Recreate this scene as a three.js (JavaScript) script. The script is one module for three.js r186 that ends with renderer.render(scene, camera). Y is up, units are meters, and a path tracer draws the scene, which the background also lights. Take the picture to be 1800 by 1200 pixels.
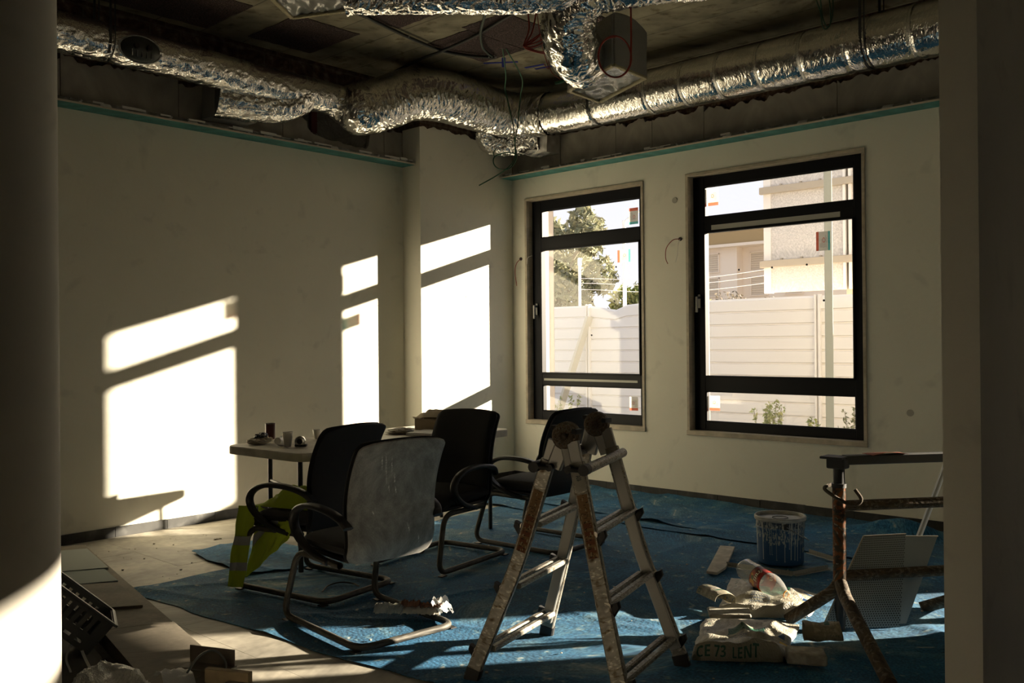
import * as THREE from 'three';
import { RoundedBoxGeometry } from 'three/addons/geometries/RoundedBoxGeometry.js';
import { mergeGeometries, mergeVertices, toCreasedNormals } from 'three/addons/utils/BufferGeometryUtils.js';
import { ImprovedNoise } from 'three/addons/math/ImprovedNoise.js';

// ---------------------------------------------------------------- camera, sky, sun, exposure
const scene = new THREE.Scene();
const camera = new THREE.PerspectiveCamera(40.97, 1.5, 0.05, 200);
camera.position.set(6.732, 1.4, 7.024);
camera.rotation.order = 'YXZ';
camera.rotation.set(0.0021, 0.7469, -0.0088);
scene.add(camera);

const renderer = new THREE.WebGLRenderer({ antialias: true });
renderer.toneMapping = THREE.LinearToneMapping;
renderer.toneMappingExposure = 1.18;
renderer.shadowMap.enabled = true;
renderer.shadowMap.type = THREE.PCFSoftShadowMap;

{ // a bright hazy late-afternoon sky: warm white towards the horizon, pale blue above
  const w = 256, h = 128, d = new Float32Array(w * h * 4);
  for (let j = 0; j < h; j++) for (let i = 0; i < w; i++) {
    const e = Math.max(0, (j + 0.5) / h * 2 - 1), k = Math.pow(e, 0.55), o = (j * w + i) * 4;
    d[o] = 0.98 * (1 - k) + 0.66 * k; d[o + 1] = 0.945 * (1 - k) + 0.76 * k; d[o + 2] = 0.985 * (1 - k) + 0.92 * k; d[o + 3] = 1;
  }
  const sky = new THREE.DataTexture(d, w, h, THREE.RGBAFormat, THREE.FloatType);
  sky.mapping = THREE.EquirectangularReflectionMapping; sky.magFilter = THREE.LinearFilter; sky.minFilter = THREE.LinearFilter;
  sky.needsUpdate = true;
  scene.background = sky;
}
const SUN = new THREE.Vector3(1, 0.388, -1.272).normalize();
const sun = new THREE.DirectionalLight(new THREE.Color().setRGB(1.0, 0.86, 0.66), 27);
sun.position.copy(SUN).multiplyScalar(30).add(new THREE.Vector3(4, 1, 2));
sun.target.position.set(4, 1, 2);
sun.castShadow = true;
sun.shadow.mapSize.set(4096, 4096);
Object.assign(sun.shadow.camera, { left: -12, right: 12, top: 9, bottom: -9, near: 1, far: 60 });
sun.shadow.radius = 1.6; sun.shadow.bias = -0.0005;
scene.add(sun, sun.target);

// ---------------------------------------------------------------- helpers
let seed0 = 7;
const rng = (s) => () => { s |= 0; s = s + 0x6D2B79F5 | 0; let t = Math.imul(s ^ s >>> 15, 1 | s); t = t + Math.imul(t ^ t >>> 7, 61 | t) ^ t; return ((t ^ t >>> 14) >>> 0) / 4294967296; };
const rand = rng(20240);
const IN = new ImprovedNoise();
const noise = (x, y, z = 0) => IN.noise(x + 311.7, y + 127.1, z + 74.7);
const fbm = (x, y, z = 0, o = 4) => { let s = 0, a = 0.5; for (let i = 0; i < o; i++) { s += a * noise(x, y, z + i * 9.1); x *= 2.03; y *= 2.03; z *= 2.03; a *= 0.5; } return s; };
const ridge = (x, y, z = 0) => 1 - Math.abs(noise(x, y, z)) * 2;
const clamp = (x, a = 0, b = 1) => Math.min(b, Math.max(a, x));
const sstep = (a, b, x) => { const t = clamp((x - a) / (b - a)); return t * t * (3 - 2 * t); };
const lerp = (a, b, t) => a + (b - a) * t;
const V = (x, y, z) => new THREE.Vector3(x, y, z);
const lin = (r, g, b) => new THREE.Color().setRGB(r, g, b);

const taken = new Map();
const numbered = (n) => { const k = taken.get(n) || 0; taken.set(n, k + 1); return k ? n + '_' + String(k).padStart(3, '0') : n; };
function tag(o, label, category, group, kind) {
  o.userData = { ...o.userData }; if (label) o.userData.label = label; if (category) o.userData.category = category;
  if (group) o.userData.group = group; if (kind) o.userData.kind = kind; return o;
}
const shade = (o) => { o.traverse((c) => { if (c.isMesh) { c.castShadow = true; c.receiveShadow = true; } }); return o; };
function thing(name, label, category, pos = [0, 0, 0], turn = 0, group) {
  const g = new THREE.Group(); g.name = numbered(name); g.position.set(...pos); g.rotation.y = turn; scene.add(g);
  return tag(g, label, category, group);
}
function solo(name, geo, mat, label, category, group) {       // a thing that is one mesh; its geometry is moved to a base of its own
  geo.computeBoundingBox(); const b = geo.boundingBox, c = V((b.min.x + b.max.x) / 2, b.min.y, (b.min.z + b.max.z) / 2);
  geo.translate(-c.x, -c.y, -c.z);
  const m = new THREE.Mesh(geo, mat); m.name = numbered(name); m.position.copy(c); m.castShadow = m.receiveShadow = true; scene.add(m);
  return tag(m, label, category, group);
}
function part(name, geo, mat, parent, label) {
  if (Array.isArray(geo)) geo = merge(geo);
  const m = new THREE.Mesh(geo, mat); m.name = name; m.castShadow = m.receiveShadow = true; parent.add(m);
  if (label) m.userData.label = label; return m;
}
function struct(name, label) { const g = new THREE.Group(); g.name = name; scene.add(g); return tag(g, label, null, null, 'structure'); }
function merge(list) {
  const any = list.some((g) => !g.index);
  list = list.map((g) => { g = any && g.index ? g.toNonIndexed() : g; const q = new THREE.BufferGeometry(); for (const k of ['position', 'normal', 'uv', 'color']) if (g.attributes[k]) q.setAttribute(k, g.attributes[k]); if (g.index) q.setIndex(g.index); if (!q.attributes.uv) q.setAttribute('uv', new THREE.BufferAttribute(new Float32Array(q.attributes.position.count * 2), 2)); return q; });
  return list.length === 1 ? list[0] : mergeGeometries(list);
}
// box with world-sized uv (metres); c = centre
function box(w, h, d, x = 0, y = 0, z = 0, r = 0) {
  let g = r > 0 ? new RoundedBoxGeometry(w, h, d, 2, Math.min(r, w / 2.01, h / 2.01, d / 2.01)) : new THREE.BoxGeometry(w, h, d);
  g.translate(x, y, z); return wuv(g);
}
const span = (x0, x1, y0, y1, z0, z1, r = 0) => box(x1 - x0, y1 - y0, z1 - z0, (x0 + x1) / 2, (y0 + y1) / 2, (z0 + z1) / 2, r);
function wuv(g) {                                                 // uv in metres, by the dominant axis of each normal
  if (g.index) g = g.toNonIndexed();
  const p = g.attributes.position, n = g.attributes.normal, uv = new Float32Array(p.count * 2);
  for (let i = 0; i < p.count; i++) {
    const a = Math.abs(n.getX(i)), b = Math.abs(n.getY(i)), c = Math.abs(n.getZ(i));
    if (a >= b && a >= c) { uv[2 * i] = p.getZ(i); uv[2 * i + 1] = p.getY(i); } else if (b >= c) { uv[2 * i] = p.getX(i); uv[2 * i + 1] = p.getZ(i); } else { uv[2 * i] = p.getX(i); uv[2 * i + 1] = p.getY(i); }
  }
  g.setAttribute('uv', new THREE.BufferAttribute(uv, 2)); return g;
}
const curveOf = (pts, closed = false, t = 0.5) => new THREE.CatmullRomCurve3(pts.map((p) => p.isVector3 ? p : V(...p)), closed, 'catmullrom', t);
const tube = (pts, r, seg = 24, rad = 8, closed = false) => new THREE.TubeGeometry(curveOf(pts, closed), seg, r, rad, closed);
// polyline with rounded corners
function rounded(pts, r) {
  const P = pts.map((p) => p.isVector3 ? p : V(...p)), out = [P[0]];
  for (let i = 1; i < P.length - 1; i++) {
    const a = P[i - 1], b = P[i], c = P[i + 1], u = a.clone().sub(b), w = c.clone().sub(b), k = Math.min(r, u.length() * 0.49, w.length() * 0.49);
    const s = b.clone().addScaledVector(u.normalize(), k), e = b.clone().addScaledVector(w.normalize(), k);
    for (let j = 0; j <= 6; j++) { const t = j / 6; out.push(s.clone().multiplyScalar((1 - t) * (1 - t)).addScaledVector(b, 2 * t * (1 - t)).addScaledVector(e, t * t)); }
  }
  out.push(P[P.length - 1]); return out;
}
// sweep of a closed 2D section along a polyline of points (up gives the section's second axis), capped
function sweep(pts, section, up = V(0, 1, 0), scaleAt) {
  const P = pts.map((p) => p.isVector3 ? p : V(...p)), n = P.length, m = section.length, pos = [], uv = [], idx = []; let len = 0;
  for (let i = 0; i < n; i++) {
    const T = P[Math.min(i + 1, n - 1)].clone().sub(P[Math.max(i - 1, 0)]).normalize();
    const S = T.clone().cross(up).normalize(), N = S.clone().cross(T).normalize(), k = scaleAt ? scaleAt(i / (n - 1)) : [1, 1];
    if (i) len += P[i].distanceTo(P[i - 1]);
    for (let j = 0; j <= m; j++) { const q = section[j % m]; const v = P[i].clone().addScaledVector(S, q[0] * k[0]).addScaledVector(N, q[1] * k[1]); pos.push(v.x, v.y, v.z); uv.push(j / m * 0.2, len); }
  }
  for (let i = 0; i < n - 1; i++) for (let j = 0; j < m; j++) { const a = i * (m + 1) + j, b = a + m + 1; idx.push(a, a + 1, b, b, a + 1, b + 1); }
  for (const e of [0, n - 1]) { const c0 = pos.length / 3; pos.push(P[e].x, P[e].y, P[e].z); uv.push(0, 0); const o = e * (m + 1); for (let j = 0; j < m; j++) { const q = pos.length / 3; for (const s of [o + j, o + j + 1]) { pos.push(pos[3 * s], pos[3 * s + 1], pos[3 * s + 2]); uv.push(0, 0); } if (e) idx.push(c0, q, q + 1); else idx.push(c0, q + 1, q); } }
  const g = new THREE.BufferGeometry(); g.setAttribute('position', new THREE.Float32BufferAttribute(pos, 3)); g.setAttribute('uv', new THREE.Float32BufferAttribute(uv, 2)); g.setIndex(idx);
  return toCreasedNormals(g, 0.7);
}
const rectSec = (w, h, c = 0) => c ? [[-w / 2 + c, -h / 2], [w / 2 - c, -h / 2], [w / 2, -h / 2 + c], [w / 2, h / 2 - c], [w / 2 - c, h / 2], [-w / 2 + c, h / 2], [-w / 2, h / 2 - c], [-w / 2, -h / 2 + c]] : [[-w / 2, -h / 2], [w / 2, -h / 2], [w / 2, h / 2], [-w / 2, h / 2]];
const ringSec = (a, b, n = 12) => Array.from({ length: n }, (_, i) => [a * Math.cos(i / n * 6.2832), b * Math.sin(i / n * 6.2832)]);
// straight bar between two points
function bar(a, b, w, h, c = 0.003, up) { const A = V(...a), B = V(...b); const d = B.clone().sub(A).normalize(); return sweep([A, B], rectSec(w, h, c), up || (Math.abs(d.y) > 0.9 ? V(1, 0, 0) : V(0, 1, 0))); }
const rod = (a, b, r, n = 12) => { const A = V(...a), B = V(...b), d = B.clone().sub(A); return sweep([A, B], ringSec(r, r, n), Math.abs(d.y) > 0.9 * d.length() ? V(1, 0, 0) : V(0, 1, 0)); };
function lathe(prof, n = 32) { return new THREE.LatheGeometry(prof.map((p) => new THREE.Vector2(...p)), n); }
function extrude(pts, depth, bevel = 0, holes = []) {             // flat outline in x,y pulled along z
  const s = new THREE.Shape(pts.map((p) => new THREE.Vector2(...p)));
  for (const h of holes) s.holes.push(new THREE.Path(h.map((p) => new THREE.Vector2(...p))));
  return new THREE.ExtrudeGeometry(s, { depth, bevelEnabled: bevel > 0, bevelThickness: bevel, bevelSize: bevel, bevelSegments: 2, steps: 1, curveSegments: 6 });
}
// sheet: grid mesh from a function (u,v) -> Vector3, with thickness t given to it downwards
function sheet(f, nu, nv, t = 0, uvs = [1, 1]) {
  const pos = [], uv = [], idx = []; const at = (i, j) => j * (nu + 1) + i;
  for (let j = 0; j <= nv; j++) for (let i = 0; i <= nu; i++) { const p = f(i / nu, j / nv); pos.push(p.x, p.y, p.z); uv.push(i / nu * uvs[0], j / nv * uvs[1]); }
  for (let j = 0; j < nv; j++) for (let i = 0; i < nu; i++) idx.push(at(i, j), at(i, j + 1), at(i + 1, j), at(i + 1, j), at(i, j + 1), at(i + 1, j + 1));
  const g = new THREE.BufferGeometry(); g.setAttribute('position', new THREE.Float32BufferAttribute(pos, 3)); g.setAttribute('uv', new THREE.Float32BufferAttribute(uv, 2)); g.setIndex(idx); g.computeVertexNormals();
  if (!t) return g;
  const N = pos.length / 3, n = g.attributes.normal, p2 = pos.slice(), uv2 = uv.concat(uv), id2 = idx.slice();
  for (let i = 0; i < N; i++) p2.push(pos[3 * i] - n.getX(i) * t, pos[3 * i + 1] - n.getY(i) * t, pos[3 * i + 2] - n.getZ(i) * t);
  for (let i = 0; i < idx.length; i += 3) id2.push(idx[i] + N, idx[i + 2] + N, idx[i + 1] + N);
  const edge = (a, b) => id2.push(a, b, a + N, b, b + N, a + N);
  for (let i = 0; i < nu; i++) { edge(at(i + 1, 0), at(i, 0)); edge(at(i, nv), at(i + 1, nv)); }
  for (let j = 0; j < nv; j++) { edge(at(0, j), at(0, j + 1)); edge(at(nu, j + 1), at(nu, j)); }
  const q = new THREE.BufferGeometry(); q.setAttribute('position', new THREE.Float32BufferAttribute(p2, 3)); q.setAttribute('uv', new THREE.Float32BufferAttribute(uv2, 2)); q.setIndex(id2);
  return toCreasedNormals(q, 1.0);
}
const bilin = (c, u, v) => { const q = (k) => (c[0][k] * (1 - u) + c[1][k] * u) * (1 - v) + (c[3][k] * (1 - u) + c[2][k] * u) * v; return V(q(0), q(1), q(2)); };

// ---------------------------------------------------------------- textures
function tex(n, f, srgb, rep = 1) {                               // f(u,v) -> [r,g,b] in 0..1; tileable where f is
  const [w, h] = Array.isArray(n) ? n : [n, n], d = new Uint8Array(w * h * 4);
  for (let j = 0; j < h; j++) for (let i = 0; i < w; i++) { const c = f(i / w, j / h), o = (j * w + i) * 4; d[o] = clamp(c[0]) * 255; d[o + 1] = clamp(c[1]) * 255; d[o + 2] = clamp(c[2]) * 255; d[o + 3] = c.length > 3 ? clamp(c[3]) * 255 : 255; }
  const t = new THREE.DataTexture(d, w, h); t.wrapS = t.wrapT = THREE.RepeatWrapping; t.magFilter = THREE.LinearFilter; t.minFilter = THREE.LinearMipmapLinearFilter; t.generateMipmaps = true;
  if (srgb) t.colorSpace = THREE.SRGBColorSpace; t.repeat.set(rep[0] ?? rep, rep[1] ?? rep); t.needsUpdate = true; return t;
}
// tileable noise: a torus in noise space
const tn = (u, v, f, z = 0) => { const a = u * 6.28318, b = v * 6.28318, k = f / 6.28318; return IN.noise(Math.cos(a) * k + 31.3 + Math.cos(b) * k * 0.73, Math.sin(a) * k + 17.9 + z, Math.sin(b) * k + Math.cos(b) * k * 0.68 + 53.1); };
const tfbm = (u, v, f, z = 0, o = 4) => { let s = 0, a = 0.5; for (let i = 0; i < o; i++) { s += a * tn(u, v, f, z + i * 7.7); f *= 2; a *= 0.5; } return s; };
function canvasTex(w, h, draw, srgb = true) { const c = document.createElement('canvas'); c.width = w; c.height = h; draw(c.getContext('2d'), w, h); const t = new THREE.CanvasTexture(c); if (srgb) t.colorSpace = THREE.SRGBColorSpace; t.anisotropy = 4; return t; }
const std = (o) => new THREE.MeshStandardMaterial({ roughness: 0.8, ...o });

const M = {};
{
  const mix = (a, b, t) => a.map((x, i) => lerp(x, b[i], t));
  // painted plaster: off-white with faint stains and trowel marks
  const pc = tex(512, (u, v) => { const s = tfbm(u, v, 6, 0, 5) * 0.5, q = Math.max(0, tfbm(u, v, 14, 5) - 0.22) * 0.25; const k = 0.905 + s * 0.05 - q; return [k, k * 0.985, k * 0.95]; }, true, 0.4);
  const pb = tex(512, (u, v) => { const k = 0.5 + tfbm(u, v, 24, 3, 5) * 0.6; return [k, k, k]; }, false, 0.5);
  M.plaster = std({ map: pc, color: lin(0.95, 0.955, 0.88), bumpMap: pb, bumpScale: 0.003, roughness: 0.92 });
  M.columnPaint = std({ map: pc, bumpMap: pb, bumpScale: 0.0012, roughness: 0.8, color: lin(0.92, 0.9, 0.86) });
  // rough brown brickwork and mortar left bare above the boards
  M.rawBrick = std({ map: tex(512, (u, v) => { const n = tfbm(u, v, 16, 1, 5), r = (v * 8) % 1, j = (u * 4 + (Math.floor(v * 8) % 2) * 0.5) % 1; const m = (r < 0.1 || j < 0.05) ? 1 : 0; return mix([0.33 + n * 0.24, 0.25 + n * 0.2, 0.20 + n * 0.16], [0.40 + n * 0.22, 0.36 + n * 0.2, 0.31 + n * 0.2], m ? 0.8 : clamp(n * 2)); }, true, 1),
    bumpMap: tex(512, (u, v) => { const k = 0.5 + tfbm(u, v, 30, 2, 5) * 0.9; return [k, k, k]; }, false, 1), bumpScale: 0.02, roughness: 1 });
  M.boardGrey = std({ map: tex(256, (u, v) => { const k = 0.62 + tfbm(u, v, 8, 4, 5) * 0.16; return [k, k * 0.97, k * 0.9]; }, true, 0.8), roughness: 0.95 });
  M.mortar = std({ color: lin(0.13, 0.125, 0.11), bumpMap: M.rawBrick.bumpMap, bumpScale: 0.015, roughness: 1 });
  // board-marked concrete soffit
  M.concrete = std({ map: tex(1024, (u, v) => { const n = tfbm(u, v, 10, 8, 6), g = tn(u * 1, v, 3, 2), st = Math.max(0, tfbm(u, v, 20, 12, 4) - 0.12); const band = Math.floor(v * 6), f = (v * 6) % 1; let k = 0.53 + n * 0.22 + g * 0.06 + (band % 2) * 0.03; if (f < 0.02) k -= 0.16; const m = [k, k * 0.96, k * 0.82]; return mix(m, [0.25, 0.2, 0.12], clamp(st * 1.6)); }, true, [0.45, 0.45]),
    bumpMap: tex(512, (u, v) => { const f = (v * 6) % 1, k = 0.6 + tfbm(u, v, 30, 9, 4) * 0.3 - (f < 0.03 ? 0.4 : 0); return [k, k, k]; }, false, 0.45), bumpScale: 0.006, roughness: 0.95 });
  M.woodWool = std({ map: tex(512, (u, v) => { const a = tfbm(u, v, 90, 1, 3), b = tfbm(u, v, 160, 6, 2); const k = 0.36 + a * 0.55 - Math.max(0, b) * 0.7; return [k * 0.95, k * 0.80, k * 0.78]; }, true, 1.6),
    bumpMap: tex(512, (u, v) => { const k = 0.5 + tfbm(u, v, 130, 4, 3); return [k, k, k]; }, false, 1.6), bumpScale: 0.01, roughness: 1 });
  // floor: grey tiles under cement dust
  const dust = tex(1024, (u, v) => { const n = tfbm(u, v, 7, 21, 6), s = tfbm(u, v, 60, 3, 3); const k = 0.60 + n * 0.28 + s * 0.12; return [k, k * 0.965, k * 0.88]; }, true, 0.35);
  M.floorTile = std({ map: dust, bumpMap: pb, bumpScale: 0.002, roughness: 0.72 });
  M.floorSlab = std({ color: lin(0.4, 0.38, 0.34), roughness: 0.95 });
  M.skirting = std({ map: tex(256, (u, v) => { const n = tfbm(u, v, 10, 2, 5), d = Math.max(0, tfbm(u, v, 6, 30, 4) - 0.1); const k = 0.19 + n * 0.07 + d * 0.5; return [k, k, k * 0.95]; }, true, 1.2), roughness: 0.5 });
  M.stone = std({ map: tex(512, (u, v) => { const n = tfbm(u, v, 12, 14, 5), s = tfbm(u, v * 4, 10, 3, 3); const k = 0.70 + n * 0.16 + s * 0.08; return [k, k * 0.94, k * 0.83]; }, true, 0.9), roughness: 0.6, bumpMap: pb, bumpScale: 0.002 });
  M.frame = new THREE.MeshPhysicalMaterial({ color: lin(0.004, 0.005, 0.008), roughness: 0.5, specularIntensity: 0.45 });
  M.film = std({ color: lin(0.45, 0.45, 0.40), roughness: 0.5 });
  M.glass = new THREE.MeshPhysicalMaterial({ color: 0xffffff, transmission: 1, thickness: 0, roughness: 0, ior: 1.5 });
  M.greenBoard = std({ map: tex(256, (u, v) => { const k = 0.9 + tfbm(u, v, 12, 3, 4) * 0.25; return [0.30 * k, 0.54 * k, 0.52 * k]; }, true, 1), roughness: 0.9 });
  M.paperEdge = std({ color: lin(0.55, 0.5, 0.4), roughness: 0.95 });
  M.zinc = std({ map: tex(256, (u, v) => { const k = 0.5 + tfbm(u, v, 10, 7, 5) * 0.4, w = tfbm(u, v, 8, 40, 4) > 0.1 ? 0.3 : 0; return [k + w, k + w, k * 0.97 + w]; }, true, 1.5), roughness: 0.6, metalness: 0.35 });
  // crinkled aluminium foil
  const foilB = tex(1024, (u, v) => { let k = 0; for (let i = 0; i < 3; i++) { const f = 26 * 1.9 ** i; k += (1 - Math.abs(tn(u, v, f, i * 11)) * 3.2) * 0.6 ** i; } k = 0.45 + k * 0.2; return [k, k, k]; }, false, 1.6);
  const foilP = tex([1024, 512], (u, v) => { let k = 0; for (let i = 0; i < 3; i++) { const f = 70 * 1.8 ** i; k += (1 - Math.abs(tn(u, v * 0.5 + 0.2, f * 0.6, i * 13 + tn(u, v, 6, 3) * 0.7)) * 3) * 0.62 ** i; } k = 0.45 + k * 0.2; return [k, k, k]; }, false, [1.2, 1.2]);
  M.foil = std({ color: lin(0.86, 0.85, 0.83), metalness: 1, roughness: 0.12, bumpMap: foilB, bumpScale: 0.003 });
  M.foilPleat = std({ color: lin(0.84, 0.83, 0.80), metalness: 1, roughness: 0.12, bumpMap: foilP, bumpScale: 0.0025 });
  M.bare = std({ color: lin(0.26, 0.26, 0.24), roughness: 0.95 });
  M.foilDull = std({ color: lin(0.6, 0.6, 0.58), metalness: 1, roughness: 0.38, bumpMap: foilB, bumpScale: 0.012 });
  M.plasticFilm = new THREE.MeshPhysicalMaterial({ color: lin(0.8, 0.8, 0.75), transmission: 0.65, thickness: 0, roughness: 0.15, ior: 1.4, side: THREE.DoubleSide });
  M.black = std({ color: lin(0.012, 0.012, 0.012), roughness: 0.6 });
  M.cable = std({ color: lin(0.02, 0.022, 0.02), roughness: 0.6 });
  M.cableRed = std({ color: lin(0.28, 0.03, 0.02), roughness: 0.5 });
  M.cableGreen = std({ color: lin(0.03, 0.12, 0.06), roughness: 0.5 });
  M.blueMark = std({ color: lin(0.02, 0.03, 0.25), roughness: 0.9 });
  M.white = std({ color: lin(0.75, 0.74, 0.7), roughness: 0.7 });
}
// ---------------------------------------------------------------- the room's shell
const CEIL = 3.92, PX = 0.25, PZ = 1.28, LEDGE = 3.10;
const wallUV = (g) => wuv(g);
{ // floor: slab with tiles bedded on it
  const f = struct('floor', 'grey tiled floor under cement dust, mostly covered by blue sheeting');
  part('slab', span(-0.4, 13.4, -0.25, -0.012, -0.4, 11.4), M.floorSlab, f);
  const tints = [0, 1, 2].map((i) => { const m = M.floorTile.clone(); m.color = lin(0.94 + i * 0.04, 0.94 + i * 0.035, 0.93 + i * 0.03); return m; });
  const r = rng(5);
  for (let i = 0; i < 12; i++) for (let j = 0; j < 12; j++) {
    const x = 0.002 + i * 0.6, z = 0.002 + j * 0.6; if (x > 6 && z > 3) continue; if (i < 1 && j < 3) continue;
    part('floor_tile', span(x + 0.0006, x + 0.5994, -0.012, (r() - 0.5) * 0.0012, z + 0.0006, z + 0.5994), tints[Math.floor(r() * 3)], f);
  }
  part('floor_tile', span(0.002, 0.598, -0.012, 0, PZ + 0.002, 1.798), tints[1], f);
  part('screed', [span(7.2, 13, -0.012, 0, 0, 11), span(0, 7.2, -0.012, 0, 7.2, 11), span(6, 7.2, -0.012, 0, 3, 7.2)], std({ color: lin(0.2, 0.19, 0.17), roughness: 0.95 }), f);
}
// jagged upper edge of the boards / plaster
function jag(x0, x1, y, amp, step, s, f = 1) { const out = []; const n = Math.ceil((x1 - x0) / step); for (let i = 0; i <= n; i++) { const x = lerp(x0, x1, i / n); out.push([x, y + amp * fbm(x * 3.1 * f, s, 2.2, 4) * 1.6 + amp * 0.35 * noise(x * 31, s)]); } return out; }
{ // left wall (plane x = 0)
  const w = struct('wall_left', 'smooth off-white plastered wall on the left crossed by sunlight');
  part('plaster', span(-0.3, 0, -0.1, LEDGE + 0.01, -0.35, 11.3), M.plaster, w);
  part('brick_backing', span(-0.3, -0.05, LEDGE + 0.01, CEIL, -0.35, 11.3), M.rawBrick, w);
  const r = rng(11);
  // grey boards between the ledge and the ceiling, ragged on top; joints at measured places
  const seams = [1.283, 1.506, 2.614, 3.555, 4.44, 5.4, 6.4, 7.4, 8.4, 9.4, 10.4, 11.2];
  for (let i = 0; i + 1 < seams.length; i++) {
    const a = seams[i] + 0.0025, b = seams[i + 1] - 0.0025;
    let top;
    if (i === 1) { // the broken-out hole: board stays low between z 1.7 and 2.37
      top = [[a, 3.42], [1.6, 3.40], [1.66, 3.39], [1.675, 3.33], [1.69, 3.25], [1.72, 3.21], [1.76, 3.215], [1.83, 3.205], [1.9, 3.225], [1.97, 3.22], [2.03, 3.235], [2.1, 3.23], [2.17, 3.245], [2.23, 3.235], [2.3, 3.26], [2.36, 3.3], [2.372, 3.36], [2.42, 3.39], [2.47, 3.42], [2.55, 3.45], [b, 3.46]].map((q) => [q[0], q[1] + 0.02 * noise(q[0] * 30, 4)]);
    } else top = jag(a, b, i === 0 ? 3.42 : 3.47, 0.10, 0.03, i * 5.3);
    const o = extrude([[a, LEDGE + 0.012], [b, LEDGE + 0.012], ...top.reverse()], 0.05);
    o.rotateY(-Math.PI / 2);                                     // x -> z, extrusion towards -x
    part('board', wuv(o), M.boardGrey, w);
  }
  // grey mortar lump, red strip and pipe sleeve inside the hole
  const lump = sheet((u, v) => { const z = lerp(1.67, 2.42, u), y = lerp(3.19, 3.72, v), e = Math.min(u, 1 - u, 1) * 4; return V(-0.045 + 0.05 * clamp(e) * (0.6 + fbm(z * 7, y * 7, 3)), y, z); }, 40, 30);
  part('mortar_fill', lump, M.mortar, w);
  part('red_strip', span(-0.03, 0.012, 3.27, 3.62, 2.27, 2.33), std({ color: lin(0.07, 0.012, 0.01), roughness: 0.9 }), w);
  part('pipe_sleeve', (() => { const g = new THREE.TorusGeometry(0.17, 0.012, 8, 40); g.rotateY(Math.PI / 2); g.translate(-0.01, 3.45, 1.98); return g; })(), M.mortar, w);
}
{ // the pier in the corner
  const p = struct('pier', 'plastered corner pier between the left wall and the window wall');
  part('plaster', (() => { const o = extrude([[0, -0.1], [PZ, -0.1], ...jag(0, PZ, 3.46, 0.055, 0.02, 77.7, 1.6).reverse()], PX - 0.0); o.rotateY(-Math.PI / 2); o.translate(PX, 0, 0); return wuv(o); })(), M.plaster, p);
  part('brick_top', span(0, PX - 0.02, 3.3, CEIL, 0, PZ - 0.02), M.rawBrick, p);
}
// windows -------------------------------------------------------
const WIN = [
  { n: 1, x0: 0.428, x1: 1.900, y0: 0.575, y1: 2.890, gx0: 0.575, gx1: 1.800, top: 2.757, t1: 2.480, t0: 2.357, m1: 1.090, m0: 0.972, bot: 0.705 },
  { n: 2, x0: 2.351, x1: 3.955, y0: 0.575, y1: 2.890, gx0: 2.487, gx1: 3.832, top: 2.772, t1: 2.503, t0: 2.370, m1: 1.090, m0: 0.963, bot: 0.693 },
  { n: 3, x0: 6.30, x1: 7.66, y0: 0.36, y1: 1.82, gx0: 6.44, gx1: 7.53, top: 1.65, t1: 1.65, t0: 1.65, m1: 0.47, m0: 0.47, bot: 0.47 },
  { n: 4, x0: 8.94, x1: 10.08, y0: 1.78, y1: 2.890, gx0: 9.06, gx1: 9.96, top: 2.76, t1: 2.55, t0: 2.37, m1: 1.91, m0: 1.91, bot: 1.91 },
];
const WT = 0.32;                                                   // wall thickness
{ // back wall with its windows (plane z = 0)
  const w = struct('wall_back', 'off-white plastered window wall with two tall dark-framed windows');
  const hole = (q) => [[q.x0, q.y0], [q.x1, q.y0], [q.x1, q.y1], [q.x0, q.y1]];
  const g = extrude([[-0.35, -0.25], [13.35, -0.25], [13.35, LEDGE + 0.01], [-0.35, LEDGE + 0.01]], WT, 0, WIN.map(hole)); g.translate(0, 0, -WT);
  part('plaster', wuv(g), M.plaster, w);
  part('brick_backing', span(-0.35, 13.35, LEDGE + 0.01, CEIL + 0.3, -WT, -0.035), M.rawBrick, w);
  const seams = [PX + 0.003, 0.335, 0.909, 1.59, 2.0, 2.542, 3.739, 4.7, 5.7, 6.7, 7.7, 8.7, 9.7, 10.7, 11.7, 12.9];
  for (let i = 0; i + 1 < seams.length; i++) {
    const a = seams[i] + 0.0025, b = seams[i + 1] - 0.0025, top = jag(a, b, i < 3 ? 3.47 : 3.435, i < 3 ? 0.03 : 0.075, 0.025, i * 3.7 + 40, 1.5);
    const o = extrude([[a, LEDGE + 0.012], [b, LEDGE + 0.012], ...top.reverse()], 0.035); o.translate(0, 0, -0.035);
    part('board', wuv(o), M.boardGrey, w);
  }
}
const stickers = [];
function stickerTex(kind) {
  return canvasTex(96, 128, (c, w, h) => {
    c.fillStyle = '#d8d4c4'; c.fillRect(0, 0, w, h);
    c.fillStyle = '#cf6a50'; c.fillRect(0, 0, w, 24);
    c.fillStyle = kind ? '#d9d6cc' : '#5fb0a8'; c.fillRect(0, h - 20, w, 20);
    c.fillStyle = '#8d8a80'; const r = rng(3 + kind); for (let i = 0; i < 9; i++) c.fillRect(12 + r() * 6, 36 + i * 7, 20 + r() * 46, 2.4);
    c.strokeStyle = '#c2412a'; c.lineWidth = 3; c.beginPath(); c.arc(w * 0.55, h * 0.55, 11, 0, 6.3); c.stroke();
  });
}
const paper = (m) => new THREE.MeshPhysicalMaterial({ map: m, roughness: 0.9, transmission: 0.45, thickness: 0, side: THREE.DoubleSide });
const stickA = paper(stickerTex(0)), stickB = paper(stickerTex(1));
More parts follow.
